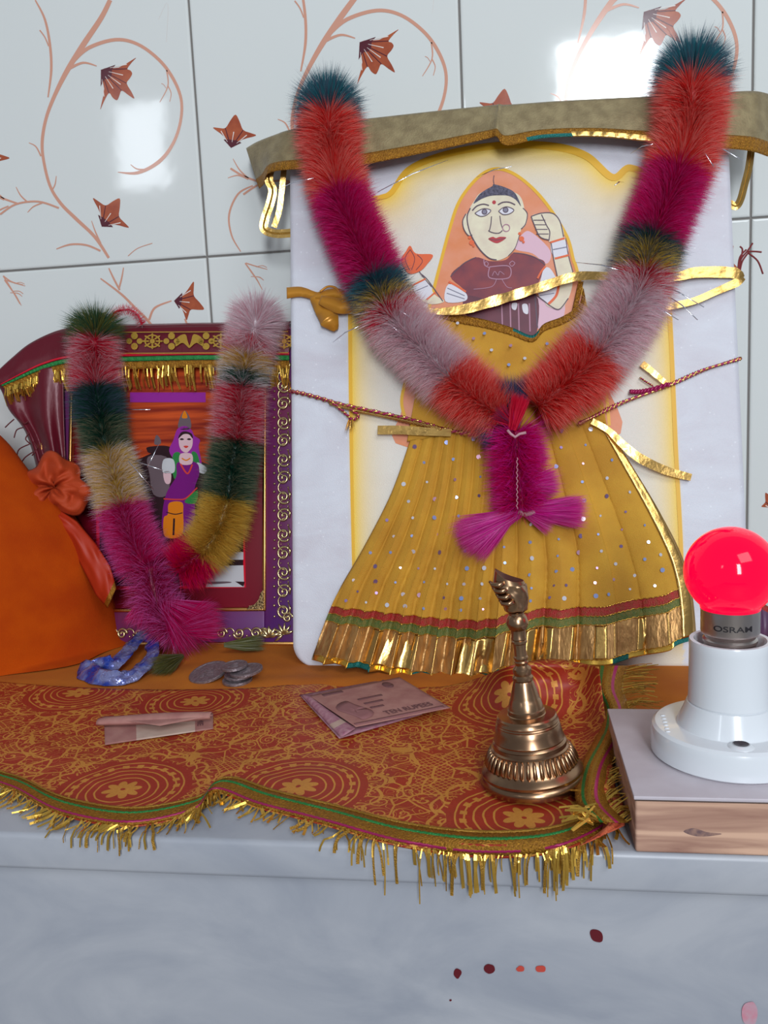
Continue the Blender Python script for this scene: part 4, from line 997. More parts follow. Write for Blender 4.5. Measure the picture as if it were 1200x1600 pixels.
for (a, b_, sp) in (((285, 1025, 4.5), (240, 1050, 6), .32), ((350, 1008, 6), (415, 1008, 5), .2)):
    bw = MB(); pa, pb_ = on_z(a[0], a[1], a[2]+3), on_z(b_[0], b_[1], b_[2]); pb_.z = max(pb_.z, 6); tuft(bw, pa, pb_, sp, 800, .3, 0, 1, root=1.5); 
    bw.v = [(p[0], p[1], max(p[2], 2.6)) for p in bw.v]
    bw.build('green_tuft', [FM['olive'], FM['sage']], g2)
lpn = MB()
q = [on_y(a[0], a[1], -20) for a in cat([(170, 505), (180, 488), (200, 484), (215, 492), (222, 508)], 8)]
mloop = fur_seg(q, 6, 700, .25, .4, .3, .15); mloop.build('pink_loop', [FM['pinkred'], FM['rose']], g2)
sv = MB()
for (a, b_) in (((195, 715), (255, 735)), ((250, 690), (230, 730)), ((190, 640), (235, 640)), ((240, 765), (200, 720))):
    sv = MB(); p, q = frm(*a, 30), frm(*b_, 36); sv.ribbon([p, (p+q)/2, q], [.3, .7, .4], V((0, -1, .6)), 0, .1); sv.build('silver_strand', M['silver'], g2)

# ================================================================== FRAMED PICTURE
fu = V((0, KF, 1)).normalized()
def fl_(x, s_, off=0): return V((x, YF, 0))+fu*s_+FN*off
def fx(px, py): return frm(px, py).x
def fs2(px, py): return frm(px, py).z/fu.z
xr = fx(463, 950); xir = fx(414, 850); xil = fx(112, 680); xl = xil-(xr-xir); sb = max(fs2(440, 1006), 1.0); sib = fs2(380, 952); stp = fs2(300, 520); sit = stp-(sib-sb)
fp = thing('framed_picture', 'purple and gold framed picture of a goddess leaning against the tiled wall', 'picture frame', ((xl+xr)/2, YF, 1))
pm = MB()
def fbox(mb, xa, xb, sa, sb_, o0, o1, mi, bev=1.0):
    tmp = MB(); tmp.box((xa, 0, sa), (xb, 1, sb_), mi, 0)
    tmp = MB(); tmp.box((xa, min(-o1, -o0), sa), (xb, max(-o1, -o0), sb_), mi, bev)
    tmp.v = [tuple(fl_(p[0], p[2], -p[1])) for p in tmp.v]; mb.add(tmp.v, tmp.f, mi)
for (xa, xb, sa, sb_) in ((xl, xil, sb, stp), (xir, xr, sb, stp), (xil-.5, xir+.5, sb, sib), (xil-.5, xir+.5, sit, stp)): fbox(pm, xa, xb, sa, sb_, -12, 1.5, 0, 1.4)
pm.build('outer_frame', M['frame_purple'], fp, sharp=35)
pm = MB(); fbox(pm, xil-1, xir+1, sib-1, sit+1, -10, -3, 0, .5); pm.build('mount', M['mat_red'], fp)
pm = MB()
for (xa, xb, sa, sb_) in ((xil-1.4, xil+1.4, sib-1.4, sit+1.4), (xir-1.4, xir+1.4, sib-1.4, sit+1.4), (xil, xir, sib-1.4, sib+1.4), (xil, xir, sit-1.4, sit+1.4)): fbox(pm, xa, xb, sa, sb_, -3, 2.8, 0, .9)
for (xa, xb, sa, sb_) in ((xl, xr, sb-.8, sb+1.6), (xr-1, xr+.8, sb, stp), (xl-.8, xl+1, sb, stp)): fbox(pm, xa, xb, sa, sb_, -2, 3, 0, .6)
pm.build('gilt_edge', M['gilt'], fp, sharp=35)
# scroll ornaments
orn = MB()
def ring(x, s_, r, a0, a1, th_=.95, off=2.3, sh=1):
    orn.tube([fl_(x+r*(1-.0*i)*math.cos(a0+(a1-a0)*i/18)*sh, s_+r*math.sin(a0+(a1-a0)*i/18), off) for i in range(19)], [th_*(.5+.7*math.sin(PI*i/18)) for i in range(19)], 6, 0)
def spiral(x, s_, r, a0, turns, sg=1):
    orn.tube([fl_(x+r*(1-i/26*.85)*math.cos(a0+sg*turns*2*PI*i/26), s_+r*(1-i/26*.85)*math.sin(a0+sg*turns*2*PI*i/26), 2.3) for i in range(27)], .95, 6, 0)
def bead(x, s_, r=.6):
    c = fl_(x, s_, 2.0); orn.v and None
    n_, k_ = 8, 4; orn.grid(lambda u, v: c+V((math.cos(2*PI*u)*math.sin(PI*v)*r, -math.cos(PI*v)*r*.8, math.sin(2*PI*u)*math.sin(PI*v)*r)), n_, k_, 0)
per = 14.0; s_ = sb+26
for X, sg in ((xr-9.5, 1), (xl+9.5, -1)):
    s_ = sb+24; k = 0
    while s_ < stp-10:
        spiral(X+sg*.6, s_, 5.4, PI*.2 if k % 2 else -PI*.2, 1.5, 1 if k % 2 else -1); ring(X+sg*1.5, s_+per/2, 5.0, PI*.4, PI*1.6, .5, 2.2)
        bead(X-sg*6.6, s_+4, 1.2); bead(X-sg*6.4, s_-4, 1.0); bead(X, s_, 1.0); bead(X+sg*4, s_+per/2, .8); bead(X-sg*1.5, s_+per/2, .55)
        orn.tube([fl_(X+sg*5, s_-2, 2), fl_(X+sg*5.5, s_+2, 2.4), fl_(X+sg*4, s_+6, 2)], [.5, 1.1, .4], 6, 0)
        s_ += per; k += 1
for X, sg in ((xr-9, 1), (xl+9, -1)):
    c_ = (X, sb+10)
    for k in range(7):
        a = PI*.1+k*PI/6*1.1; orn.tube([fl_(c_[0]+sg*math.cos(a)*i*2.0, c_[1]-3+math.sin(a)*i*2.0, 2.2) for i in (0, 1.5, 3, 4.2)], [.5, 1.3, 1.1, .3], 6, 0)
    spiral(X+sg*3, sb+19, 4, 0, 1.4); spiral(X-sg*12, sb+9, 3.6, PI, 1.4)
X = xl+30; k = 0
while X < xr-24:
    spiral(X, sb+8, 4.2, 0 if k % 2 else PI, 1.5); ring(X+6, sb+8, 3.6, 0, PI, .5); bead(X+6, sb+6, .8); X += 13; k += 1
X = xr-20
for k in range(5):
    a = PI*.12+k*PI/5.2; orn.tube([fl_(X+math.cos(a)*i*2.4, sb+5+math.sin(a)*i*2.2, 2.4) for i in (0, 1.3, 2.8, 3.8)], [.6, 1.7, 1.4, .3], 6, 0)
orn.build('scroll_ornament', M['ivory_gilt'], fp)
for (cx_, cs_, sx, ss) in ((xir, sib, -1, 1), (xil, sib, 1, 1), (xir, sit, -1, -1), (xil, sit, 1, -1)):
    cmb = MB(); tri = [(0, 0), (13, 0), (11, 2.5), (7, 3.5), (4.5, 6), (3.5, 8), (2.5, 12), (0, 14)]
    pts = [fl_(cx_+sx*a, cs_+ss*b_, 3.4) for a, b_ in tri]; pts2 = [fl_(cx_+sx*a, cs_+ss*b_, 1.5) for a, b_ in tri]
    if sx*ss < 0: pass
    cmb.add(pts+pts2, [tuple(range(8)), tuple(range(15, 7, -1))]+[(i, i+8, (i+1) % 8+8, (i+1) % 8) for i in range(8)], 0)
    cmb.build('corner_mount', mat('corner_gilt', (170, 140, 96), .35, .9, var=(90, 70, 50), vscale=500, bump=1, bscale=700), fp, smooth=False)
# the print
pr = MB(); PF = lambda x, y, o=0: frm(x, y, o-2.9)
print_m = [mat('print_sky', (196, 78, 34), .5, spec=.1, var=(120, 34, 24), vscale=14, stretch=(1, 1, 18)), mat('print_violet', (110, 20, 110), .5, spec=.1), mat('print_dark', (44, 24, 30), .5, spec=.1), mat('print_skin', (206, 170, 176), .5, spec=.1), mat('print_veil', (140, 40, 140), .5, spec=.1),
           mat('print_green', (44, 120, 60), .5, spec=.1), mat('print_orange', (206, 116, 18), .5, spec=.1), mat('print_white', (186, 186, 190), .5, spec=.1), mat('print_necklace', (196, 60, 50), .5, spec=.1), mat('print_grey', (100, 84, 90), .5, spec=.1), mat('print_line', (200, 20, 44), .5, spec=.1)]
xa, xb = 140, 383
decal(pr, [(146, 560), (378, 560), (384, 918), (152, 922)], PF, 0, 10, False)
decal(pr, [(150, 565), (374, 565), (380, 780), (155, 780)], PF, .15, 0, False); decal(pr, [(155, 745), (255, 700), (380, 745), (380, 914), (156, 916)], PF, .2, 2, False)
ZP = lambda a, b_: (190+a/4.571, 600+b_/4.571)
D = lambda pts, mi, o, sm=True: decal(pr, [ZP(*p) for p in pts], PF, o, mi, sm)
D([(60, 130), (600, 130), (600, 60), (60, 60)], 4, .3, False)
D([(180, 470), (190, 450), (300, 440), (370, 460), (360, 490), (210, 495)], 2, .32); D([(240, 380), (255, 365), (280, 400), (275, 430), (235, 430)], 9, .32); D([(190, 520), (340, 540), (330, 780), (230, 790), (200, 650)], 9, .34)
D([(450, 190), (490, 250), (490, 320), (410, 320), (410, 260)], 9, .4); D([(450, 190), (470, 240), (430, 240)], 6, .42)
D([(455, 300), (400, 320), (370, 400), (340, 480), (400, 560), (500, 570), (570, 580), (550, 450), (560, 400), (520, 370), (500, 330)], 4, .4)
D([(370, 500), (420, 500), (420, 640), (380, 680), (360, 600)], 5, .44); D([(500, 490), (540, 500), (560, 600), (520, 600)], 5, .44)
D([(300, 540), (370, 540), (375, 630), (295, 630)], 7, .46); D([(540, 560), (610, 600), (590, 640), (545, 620)], 7, .46); D([(300, 630), (350, 630), (350, 700), (325, 715), (305, 690)], 3, .46)
D([(400, 560), (530, 560), (555, 640), (520, 760), (510, 1030), (310, 1050), (290, 940), (320, 780), (390, 660)], 1, .48)
D([(410, 370), (430, 345), (480, 345), (505, 375), (505, 440), (480, 480), (455, 490), (425, 470), (410, 430)], 3, .52); D([(420, 500), (500, 500), (500, 570), (420, 570)], 3, .5)
D([(405, 390), (420, 350), (455, 338), (500, 355), (508, 390), (480, 360), (440, 360)], 2, .56)
for e_ in ((430, 395), (482, 395)): D([(e_[0]-16, e_[1]), (e_[0], e_[1]-8), (e_[0]+16, e_[1]), (e_[0], e_[1]+6)], 2, .58)
D([(442, 445), (460, 440), (478, 445), (460, 458)], 8, .58); stroke(pr, [ZP(420, 570), ZP(470, 640), ZP(505, 575)], 2.5, PF, .56, 8); stroke(pr, [ZP(430, 530), ZP(460, 545), ZP(490, 530)], 2, PF, .56, 6)
stroke(pr, [ZP(300, 820), ZP(400, 825), ZP(460, 815), ZP(540, 740)], 2, PF, .56, 8); D([(450, 840), (540, 760), (530, 850)], 5, .56)
D([(340, 850), (430, 845), (440, 920), (430, 1080), (310, 1090), (300, 960), (330, 930)], 6, .58); stroke(pr, [ZP(320, 915), ZP(380, 930), ZP(435, 920)], 1.5, PF, .62, 2); stroke(pr, [ZP(375, 960), ZP(370, 1080)], 3, PF, .62, 2)
D([(640, 1300), (870, 1295), (875, 1450), (600, 1450)], 7, .4, False); D([(720, 1200), (870, 1200), (870, 1255), (740, 1255)], 7, .4, False); D([(760, 1255), (820, 1255), (868, 1292), (770, 1292)], 2, .44, False); D([(810, 1410), (880, 1412), (870, 1448)], 2, .44, False)
D([(600, 1415), (750, 1410), (780, 1420), (640, 1430)], 9, .44)
pr.build('print', print_m, fp, smooth=False)

# ================================================================== MAROON CLOTH OVER THE FRAME
mc = thing('maroon_chunri', 'maroon satin cloth with gold prints and tassels draped over the picture frame', 'cloth', ((xl+xr)/2, YF+KF*200, 200))
tpe = cat([(-12, 588, 10), (18, 560, 10), (50, 535, 9), (95, 517, 8), (150, 512, 5), (210, 511, 5), (300, 509, 5), (380, 508, 5), (452, 506, 5)], 8)
bte = cat([(5, 605, 10), (38, 592, 10), (70, 580, 9), (105, 572, 8), (150, 570, 6), (210, 569, 6), (300, 567, 6), (380, 567, 6), (452, 568, 6)], 8)
def mc_fn(u, v, ex=0):
    a = lerp_path(tpe, u); b_ = lerp_path(bte, u); w = [p*(1-v)+q*v for p, q in zip(a, b_)]
    return frm(w[0], w[1], w[2]+1.8*math.sin(PI*v)+.9*nz(u*12, v*2, 3)+ex)
cm = MB()
def mc_over(u, v):
    p = mc_fn(u, 0); tg = V((p.x, min(p.y+26, -2), p.z+2)); q = p*(1-v)+tg*v; q.z += 1.5*math.sin(PI*v); return q
cm.grid(lambda u, v: mc_over(u, 1-v), 120, 6, 0); cm.grid(mc_fn, 180, 16, 0)
# left hanging panel with folds
lft = cat([(-14, 590), (2, 610), (14, 640), (40, 675), (58, 735), (66, 800)], 6); rgt = cat([(100, 570), (99, 610), (100, 660), (102, 720), (106, 780), (110, 840)], 6)
def hang(u, v):
    a, b_ = lerp_path(lft, v), lerp_path(rgt, v); px, py = a[0]*(1-u)+b_[0]*u, a[1]*(1-u)+b_[1]*u
    return frm(px, py, 2+5.0*math.sin(u*11+.6*math.sin(v*4))*(.4+.6*v)+7*math.sin(PI*u*.5)+.5)
cm.grid(hang, 60, 50, 0)
cm.build('fabric', M['maroon_satin'], mc, solid=.4)
# gold prints
gp = MB(); MF = lambda x, y, o=0: frm(x, y, 8.6+o)
def gpt(x, y, k):
    k_sc = 1.35
    _d, _s, _o = decal, stroke, dot
    def decal_(mb, pts, fn, *a): _d(mb, [(x+(p[0]-x)*k_sc, y+(p[1]-y)*k_sc) for p in pts], fn, *a)
    def stroke_(mb, pts, w, fn, *a, **k2): _s(mb, [(x+(p[0]-x)*k_sc, y+(p[1]-y)*k_sc) for p in pts], w*k_sc, fn, *a, **k2)
    def dot_(mb, cx, cy, r, fn, *a): _o(mb, x+(cx-x)*k_sc, y+(cy-y)*k_sc, r*k_sc, fn, *a)
    if k == 0:
        for i in range(8): a = i*PI/4; decal_(gp, [(x+4*math.cos(a-.25), y+3.4*math.sin(a-.25)), (x+11*math.cos(a-.12), y+8*math.sin(a-.12)), (x+13*math.cos(a), y+9.5*math.sin(a)), (x+11*math.cos(a+.12), y+8*math.sin(a+.12)), (x+4*math.cos(a+.25), y+3.4*math.sin(a+.25))], MF, 0, 0, False)
        stroke_(gp, [(x+8.5*math.cos(a*PI/8), y+7*math.sin(a*PI/8)) for a in range(17)], 1.6, MF, .1, 0, smooth=False); dot_(gp, x, y, 3, MF, .1, 0)
    elif k == 1:
        for (dx, dy, r) in ((0, -6, 4), (0, 6, 4), (-6, 0, 3.4), (6, 0, 3.4)): dot_(gp, x+dx, y+dy, r, MF, 0, 0)
    else:
        for sg in (-1, 1):
            decal_(gp, [(x, y+8), (x+sg*8, y+2), (x+sg*16, y+6), (x+sg*14, y-4), (x+sg*5, y-8), (x+sg*2, y)], MF, 0, 0)
for i, (x_, k_) in enumerate(((90, 2), (118, 1), (210, 1), (238, 0), (268, 1), (296, 2), (322, 1), (345, 0), (370, 1), (395, 2), (420, 1), (444, 0))): gpt(x_, 533 if x_ > 100 else 548, k_)
for y_ in (518, 551): stroke(gp, [(120, y_+2), (210, y_+1), (450, y_)], 1.4, MF, 0, 0)
for sgn in range(5): gpt(28+sgn*17, 585-sgn*9, 1)
gp.build('gold_print', M['tinsel'], mc)
bo = MB()
bo.grid(lambda u, v: mc_fn(u, .80+.12*v, .9+.3*math.sin(u*300)), 200, 3, 0); bo.grid(lambda u, v: mc_fn(u, .93+.2*v, .8+.4*math.sin(u*260)), 200, 3, 1); bo.grid(lambda u, v: mc_fn(u, .72+.06*v, .9), 200, 2, 2)
bo.build('border', [M['green_thread'], M['braid'], M['bright_red']], mc, solid=.3)
fg = MB()
for i in range(300):
    u = random.random(); p = mc_fn(u, 1.05, .8); L_ = random.uniform(12, 20) if u > .25 else random.uniform(8, 16)
    d = V((random.gauss(0, .1), -.05, -1)); q = p+d*L_; fg.ribbon([p, (p+q)/2+V((random.uniform(-.6, .6), -1.2, 0)), q+V((0, 2.2, 0))], random.choice((.6, .8, 1.4)), V((random.uniform(-.4, .4), -1, .2)), random.choice((0, 0, 1)), .15)
fo = fg.build('fringe', [M['tinsel'], M['tinsel_dark']], mc, smooth=False); fo['kind'] = 'stuff'
cl = MB()
for (a, b_, c_) in (((22, 655), (14, 662), (8, 668)), ((30, 655), (38, 662), (44, 658)), ((36, 668), (26, 672), (22, 684)), ((46, 676), (40, 686), (48, 694)), ((46, 694), (30, 702), (26, 714)), ((52, 706), (40, 714), (34, 722)), ((52, 690), (58, 700), (50, 712))):
    cl.tube([frm(*q, 8) for q in [tuple(k_[:2]) for k_ in cat([a, b_, c_], 5)]], .5, 5)
cl.build('frayed_thread', mat('dark_red_thread', (92, 20, 26), .7), mc)

# ================================================================== SAFFRON MOUND (draped statue) at left edge
sa_c = on_z(-70, 1010, 0); YC = sa_c.y
prof_px = [(0, 690), (40, 745), (95, 800), (140, 870), (165, 940), (176, 990), (186, 1035)]
prof = [( -0.0, 0)]
pl = []
for (x_, y_) in prof_px:
    q = on_y(x_, y_, YC); pl.append((q.x-sa_c.x, max(q.z, .0)))
pl = [(0.5, pl[0][1]+34), (pl[0][0]*.62, pl[0][1]+20)]+pl
pl[-1] = (pl[-1][0], 2.0); plc = cat(pl, 8)
sm = thing('saffron_draped_mound', 'bright saffron orange cloth draped over a tall rounded shape at the left edge', 'draped cloth', (sa_c.x, YC, 2))
ob = MB(); nprof = len(plc)
def mound(u, v):
    a = plc[min(int(round(v*(nprof-1))), nprof-1)]; q = 2*PI*u; k = v
    r = a[0]*(1+.05*k*math.sin(q*5+2*v)+.05*k*nz(math.cos(q)*2, math.sin(q)*2, v*2)); flare = 1+.0*k
    if v > .93: r *= 1+.05*(v-.93)/.07*(1+math.sin(q*9))
    fac = .78 if math.sin(q) < 0 else .6
    return V((sa_c.x+r*math.cos(q), YC+r*math.sin(q)*fac, a[1]+1.5*k*nz(math.cos(q)*3, math.sin(q)*3, v*5)))
ob.grid(mound, 96, nprof-1, 0, closed=True)
ob.v = [(p[0], min(p[1], -8), max(p[2], 2.2)) for p in ob.v]
ob.build('drape', M['saffron'], sm)
fpk = MB()
fc_ = (84, 762)
def crump(u, v):
    q = 2*PI*u; r = v*(56+9*math.sin(q*3)+5*math.sin(q*7+1)); x_ = fc_[0]+r*math.cos(q)*1.0+6*nz(u*5, v*3); y_ = fc_[1]+r*math.sin(q)*.84
    d_ = 9*math.sin(PI*v)+6*nz(math.cos(q)*2.2, math.sin(q)*2.2, v*3)+4*v*math.sin(q*5+v*3)
    return frm(x_, y_, 22+d_)
fpk.grid(crump, 72, 22, 0, closed=True); fpk.build('gathered_flap', M['saffron_dark'], sm, solid=.4)
sh_ = MB()
def sash(u, v):
    a = lerp_path([(92, 796), (120, 815), (150, 850), (172, 885), (182, 918)], u); b_ = lerp_path([(90, 822), (110, 850), (130, 890), (150, 930), (168, 950)], u)
    px, py = a[0]*(1-v)+b_[0]*v, a[1]*(1-v)+b_[1]*v
    return frm(px, py, 24+10*u+5*math.sin(PI*v)+2.5*nz(u*5, v*4))
sh_.grid(sash, 40, 14, 0, mfn=lambda u, v: 1 if u > .92 else 0); sh_.build('sash', [mat('rust_satin', (170, 44, 12), .5), M['braid']], sm, solid=.4)

# ================================================================== SMALL THINGS ON THE LEDGE
# blue cellophane twist
bf = MB(); bpth = cat([(252, 975, 17), (225, 990, 14), (200, 1015, 10), (180, 1035, 8), (152, 1042, 6), (135, 1046, 6), (150, 1058, 5), (185, 1062, 4.5), (215, 1050, 6), (236, 1026, 10), (238, 1002, 13)], 6)
bf.origin = on_z(185, 1045, 1.5)[:]
bp_ = [on_z(a[0], a[1], a[2]) for a in bpth]
def bff(u, v):
    f = u*(len(bp_)-1); i = min(int(f), len(bp_)-2); p = bp_[i].lerp(bp_[i+1], f-i); t_ = (bp_[i+1]-bp_[i]).normalized(); sd = t_.cross(V((0, -.75, .65))).normalized()
    w_ = 4.5+2.5*math.sin(PI*u)+1.5*nz(u*14, 3); q = p+sd*((v-.5)*2*w_)+V((nz(u*22, v*5, 1), nz(u*22, v*5, 2), nz(u*22, v*5, 3)))*1.8+V((0, -1.2, 1.0))*math.sin(PI*v); q.z = max(q.z, 2.2); return q
bf.grid(bff, 120, 10, 0)
q2 = [on_z(a[0], a[1], a[2]) for a in cat([(218, 990, 14), (240, 1000, 13), (252, 992, 14), (262, 985, 15)], 5)]; bf.ribbon(q2, 6, V((.3, -1, .6)), 0, .4)
tag(bf.build('blue_cellophane_twist', M['cello'], solid=.3, sharp=25), 'crinkled shiny blue cellophane loop lying beside the orange mound', 'wrapper')

# coins
def coin(px, py, z, r, tx, ty, label):
    c = on_z(px, py, z); mb = MB(); mb.origin = c[:]
    prf = [(0.01, .9), (r*.84, .9), (r*.87, 1.15), (r*.97, 1.15), (r, .9), (r, -.5), (r*.97, -.7), (0.01, -.7)]
    mb.lathe(prf[::-1], (0, 0, 0), 40)
    for i in range(7): mb.box((-r*.4+i*.4, -r*.45+i*1.2, .85), (r*.4-i*.3, -r*.45+i*1.2+.4, 1.02))
    from mathutils import Euler
    E_ = Euler((tx, ty, 0)).to_matrix(); mb.v = [tuple(c+E_ @ V(p)) for p in mb.v]
    tag(mb.build('coin', M['coin'], sharp=30), label, 'coin', 'steel coins in the small pile'); return mb
coin(326, 1051, 5.0, 13.0, .22, -.16, 'largest dull steel coin at the left of the small pile')
coin(371, 1063, 3.6, 9.5, .05, 0, 'steel coin lying flat at the front of the pile')
coin(374, 1054, 6.2, 9.5, .06, -.05, 'steel coin lying on the flat front one of the pile')
coin(385, 1048, 9.2, 10.5, .08, -.10, 'tilted steel coin at the right of the pile')
coin(366, 1041, 11.4, 8.6, .06, -.06, 'small steel coin topmost and rearmost in the pile')

# right bank note (folded)
bnz = lambda x_, y_: on_z(x_, y_, 3)
def quadmap(c, u, v): return tuple((c[0][k]*(1-u)+c[1][k]*u)*(1-v)+(c[3][k]*(1-u)+c[2][k]*u)*v for k in (0, 1))
n1_ = thing('folded_banknote', 'folded pinkish brown ten rupee note lying flat near the yellow dress hem', 'banknote', on_z(590, 1110, 3.4)[:])
Q1 = [(483, 1087), (624, 1058), (704, 1106), (556, 1136)]
def nt1(u, v, ex=0):
    px, py = quadmap(Q1, u, v); return on_z(px, py, 6.4+2.0*(1-v)*math.sin(PI*u)+1.2*math.sin(PI*v)+ex)
a_ = MB(); a_.grid(nt1, 30, 20, 0)
NF = lambda x_, y_, o=0: on_z(x_, y_, 6.4+2.2+o)
def nst(u0, v0, u1, v1, w, mi, ex=.25, n=6):
    a_.grid(lambda u, v: nt1(u0+(u1-u0)*u, v0+(v1-v0)*u+w*(v-.5), ex), n, 1, mi)
a_.grid(lambda u, v: nt1(.2+.12*v*math.cos(2*PI*u)+.03*v*math.sin(6*PI*u), .58+.27*v*math.sin(2*PI*u), .22), 20, 3, 2)
a_.grid(lambda u, v: nt1(.03+.94*u, .90+.06*v, .22), 20, 2, 2)
for k_ in range(3): nst(.36, .34+k_*.13, .62-.06*k_, .34+k_*.13, .035, 1)
nst(.12, .06, .34, .06, .05, 1); a_.grid(lambda u, v: nt1(.80+.05*math.cos(2*PI*u)*v, .13+.08*math.sin(2*PI*u)*v, .26), 14, 2, 1)
a_.build('top_leaf', [M['note'], M['note_dark'], mat('note_tone', (140, 92, 92), .85)], n1_, solid=.15)
a_ = MB(); Q2 = [(468, 1086), (600, 1062), (660, 1116), (530, 1154)]
a_.grid(lambda u, v: on_z(*quadmap(Q2, u, v), 4.0+.8*nz(u*3, v*3)), 24, 16, 0); a_.build('under_leaf', M['note_edge'], n1_, solid=.15)
a_ = MB(); a_.grid(lambda u, v: on_z(*quadmap([(470, 1086), (484, 1087), (556, 1138), (533, 1152)], u, v), 4.9+2.2*math.sin(PI*u*.8)), 8, 20, 0, mfn=lambda u, v: 1 if .72 < v < .8 else 0); a_.build('folded_edge', [M['note_edge'], M['note_pale']], n1_, solid=.15)
def text_mesh(body, size, bold=0):
    cu = bpy.data.curves.new('lettering', 'FONT'); cu.body = body; cu.size = size; cu.align_x = 'CENTER'; cu.align_y = 'CENTER'; cu.offset = bold
    o = bpy.data.objects.new('lettering', cu); COL.objects.link(o); dg = bpy.context.evaluated_depsgraph_get(); dg.update()
    me = bpy.data.meshes.new_from_object(o.evaluated_get(dg)); vs = [tuple(p.co) for p in me.vertices]; fs = [tuple(p.vertices) for p in me.polygons]
    bpy.data.objects.remove(o); bpy.data.curves.remove(cu); bpy.data.meshes.remove(me); return vs, fs
vs, fs = text_mesh('TEN RUPEES', 1.0, .02)
wd = max(v[0] for v in vs)-min(v[0] for v in vs)
a_ = MB(); a_.add([nt1(.66+v[0]/wd*.5, .80-v[1]*.14, .32) for v in vs], fs, 0); a_.build('lettering', M['note_dark'], n1_, smooth=False)

# left bank note (folded lengthwise)
n2_ = thing('folded_banknote', 'narrow banknote folded lengthwise standing half open on the left of the brocade', 'banknote', on_z(245, 1140, 3.2)[:])
a_ = MB(); Q3 = [(157, 1134), (333, 1116), (333, 1138), (164, 1164)]
Q3 = [(163, 1134), (333, 1114), (333, 1139), (164, 1164)]
def nt2(u, v, ex=0): return on_z(*quadmap(Q3, u, v), 3.6+(1-v)*2.0+ex)
a_.grid(nt2, 24, 10, 0, mfn=lambda u, v: 1 if .28 < u < .85 else 0)
a_.build('lower_leaf', [M['note'], M['note_pale']], n2_, solid=.15)
a_ = MB()
def nt3(u, v):
    q = quadmap([(154, 1126), (331, 1116), (334, 1124), (156, 1122)], u, 0); th2 = v*PI*1.25; r_ = 2.0+1.0*math.sin(PI*u)
    c = on_z(q[0], q[1]+2, 8.5); return c+V((0, -math.sin(th2-.5)*r_*(1.5 if v < .6 else 1.2), math.cos(th2-.5)*r_*.9))
a_.grid(nt3, 30, 14, 0); a_.grid(lambda u, v: on_z(*quadmap([(156, 1120), (325, 1112), (333, 1118), (250, 1134)], u, v), 10.2-v*1.2), 20, 6, 0)
a_.build('upper_leaf', M['note'], n2_, solid=.15)
vs, fs = text_mesh('NE', 1.0, .03)
a_ = MB(); a_.add([nt2(.885-v[1]*.075, .45+v[0]*.36-.0, .3) for v in vs], [tuple(reversed(f)) for f in fs], 0); a_.build('lettering', M['note_dark'], n2_, smooth=False)

# ------------------------------------------------------------------ brass bell
bz = 3.4; bc0 = on_z(833, 1222, bz); YB = bc0.y
def bz_at(y, x=830): return on_y(x, y, YB).z
sB = F/((bc0-CAM).dot(_f))          # px per mm
bl_ = thing('brass_hand_bell', 'small brass puja hand bell with ribbed skirt standing on the brocade cloth', 'bell', (bc0.x, bc0.y, bz))
pf_ = [(81, 1218), (81, 1214), (79, 1210), (76.5, 1208), (78.5, 1206.5), (78.5, 1203), (76, 1200), (72, 1197)]
bprof = [(80/sB, bz)]+[(p/sB, bz_at(y)) for p, y in pf_]
body = [(70, 1195), (68, 1193), (60, 1171), (60, 1169), (57, 1167), (56, 1162), (57, 1160.5), (56, 1159), (54, 1157), (54.5, 1155), (53.5, 1153), (51, 1142), (49.5, 1135), (48.5, 1133.5), (49, 1132), (47.5, 1130), (48, 1128.5), (46.5, 1126), (46, 1122), (44, 1119.5), (30, 1118), (28.5, 1117), (28.5, 1111), (27, 1109.5), (26.5, 1107), (24, 1097), (22.5, 1095), (22, 1092), (18, 1078), (16, 1070), (14.5, 1067)]
bprof += [(p/sB, bz_at(y)) for p, y in body]
bb_ = MB(); bb_.lathe([(.1, bprof[-1][1]), ] and bprof[::-1], (bc0.x, bc0.y, 0), 96)
# underside lip
bb_.lathe([(80/sB, bz), (74/sB, bz+.3), (60/sB, bz+10), (44/sB, bz+24), (.5, bz+27)], (bc0.x, bc0.y, 0), 64)
bb_.build('bell_body', M['brass'], bl_, sharp=28)
flu = MB(); nfl = 42
for i in range(nfl):
    a = 2*PI*i/nfl; ca_, sa_ = math.cos(a), math.sin(a)
    r0, r1 = 70/sB, 61/sB; z_0, z_1 = bz_at(1195), bz_at(1170)
    flu.tube([V((bc0.x+ca_*r*1.0, bc0.y+sa_*r, z_)) for r, z_ in ((r0*.97, z_0), (r0*1.0, z_0+(z_1-z_0)*.2), (r1*1.03, z_0+(z_1-z_0)*.8), (r1*.96, z_1))], [.5, .95, .85, .45], 8)
flu.build('fluted_band', M['brass'], bl_)
hd = MB()
hp = [(12.5, 1037), (14.5, 1062-1062+1034), (15, 1060-30), (14, 1025), (11.5, 1021)]
hprof = [(14, 1068), (16, 1065), (16, 1061), (13, 1058), (14.5, 1053), (14, 1048), (11, 1045), (9.5, 1043), (10, 1040), (11, 1038), (9.8, 1036), (10, 1034), (11.3, 1032), (11.3, 1030), (9.6, 1028), (9.4, 1018), (9.8, 1010), (12, 1008), (12, 1005), (10.5, 1003.5), (11.6, 1002), (11.6, 1000), (11, 998), (11.5, 988), (13.5, 986), (16.5, 979), (17, 976), (15, 969), (13, 965.5), (11.5, 964), (11.5, 961), (14, 959)]
hprof = [(p/sB, bz_at(y)) for p, y in hprof]; hprof.sort(key=lambda q: q[1])
hd.lathe(hprof[::-1], (bc0.x, bc0.y, 0), 48); hd.build('handle', M['brass'], bl_, sharp=28)
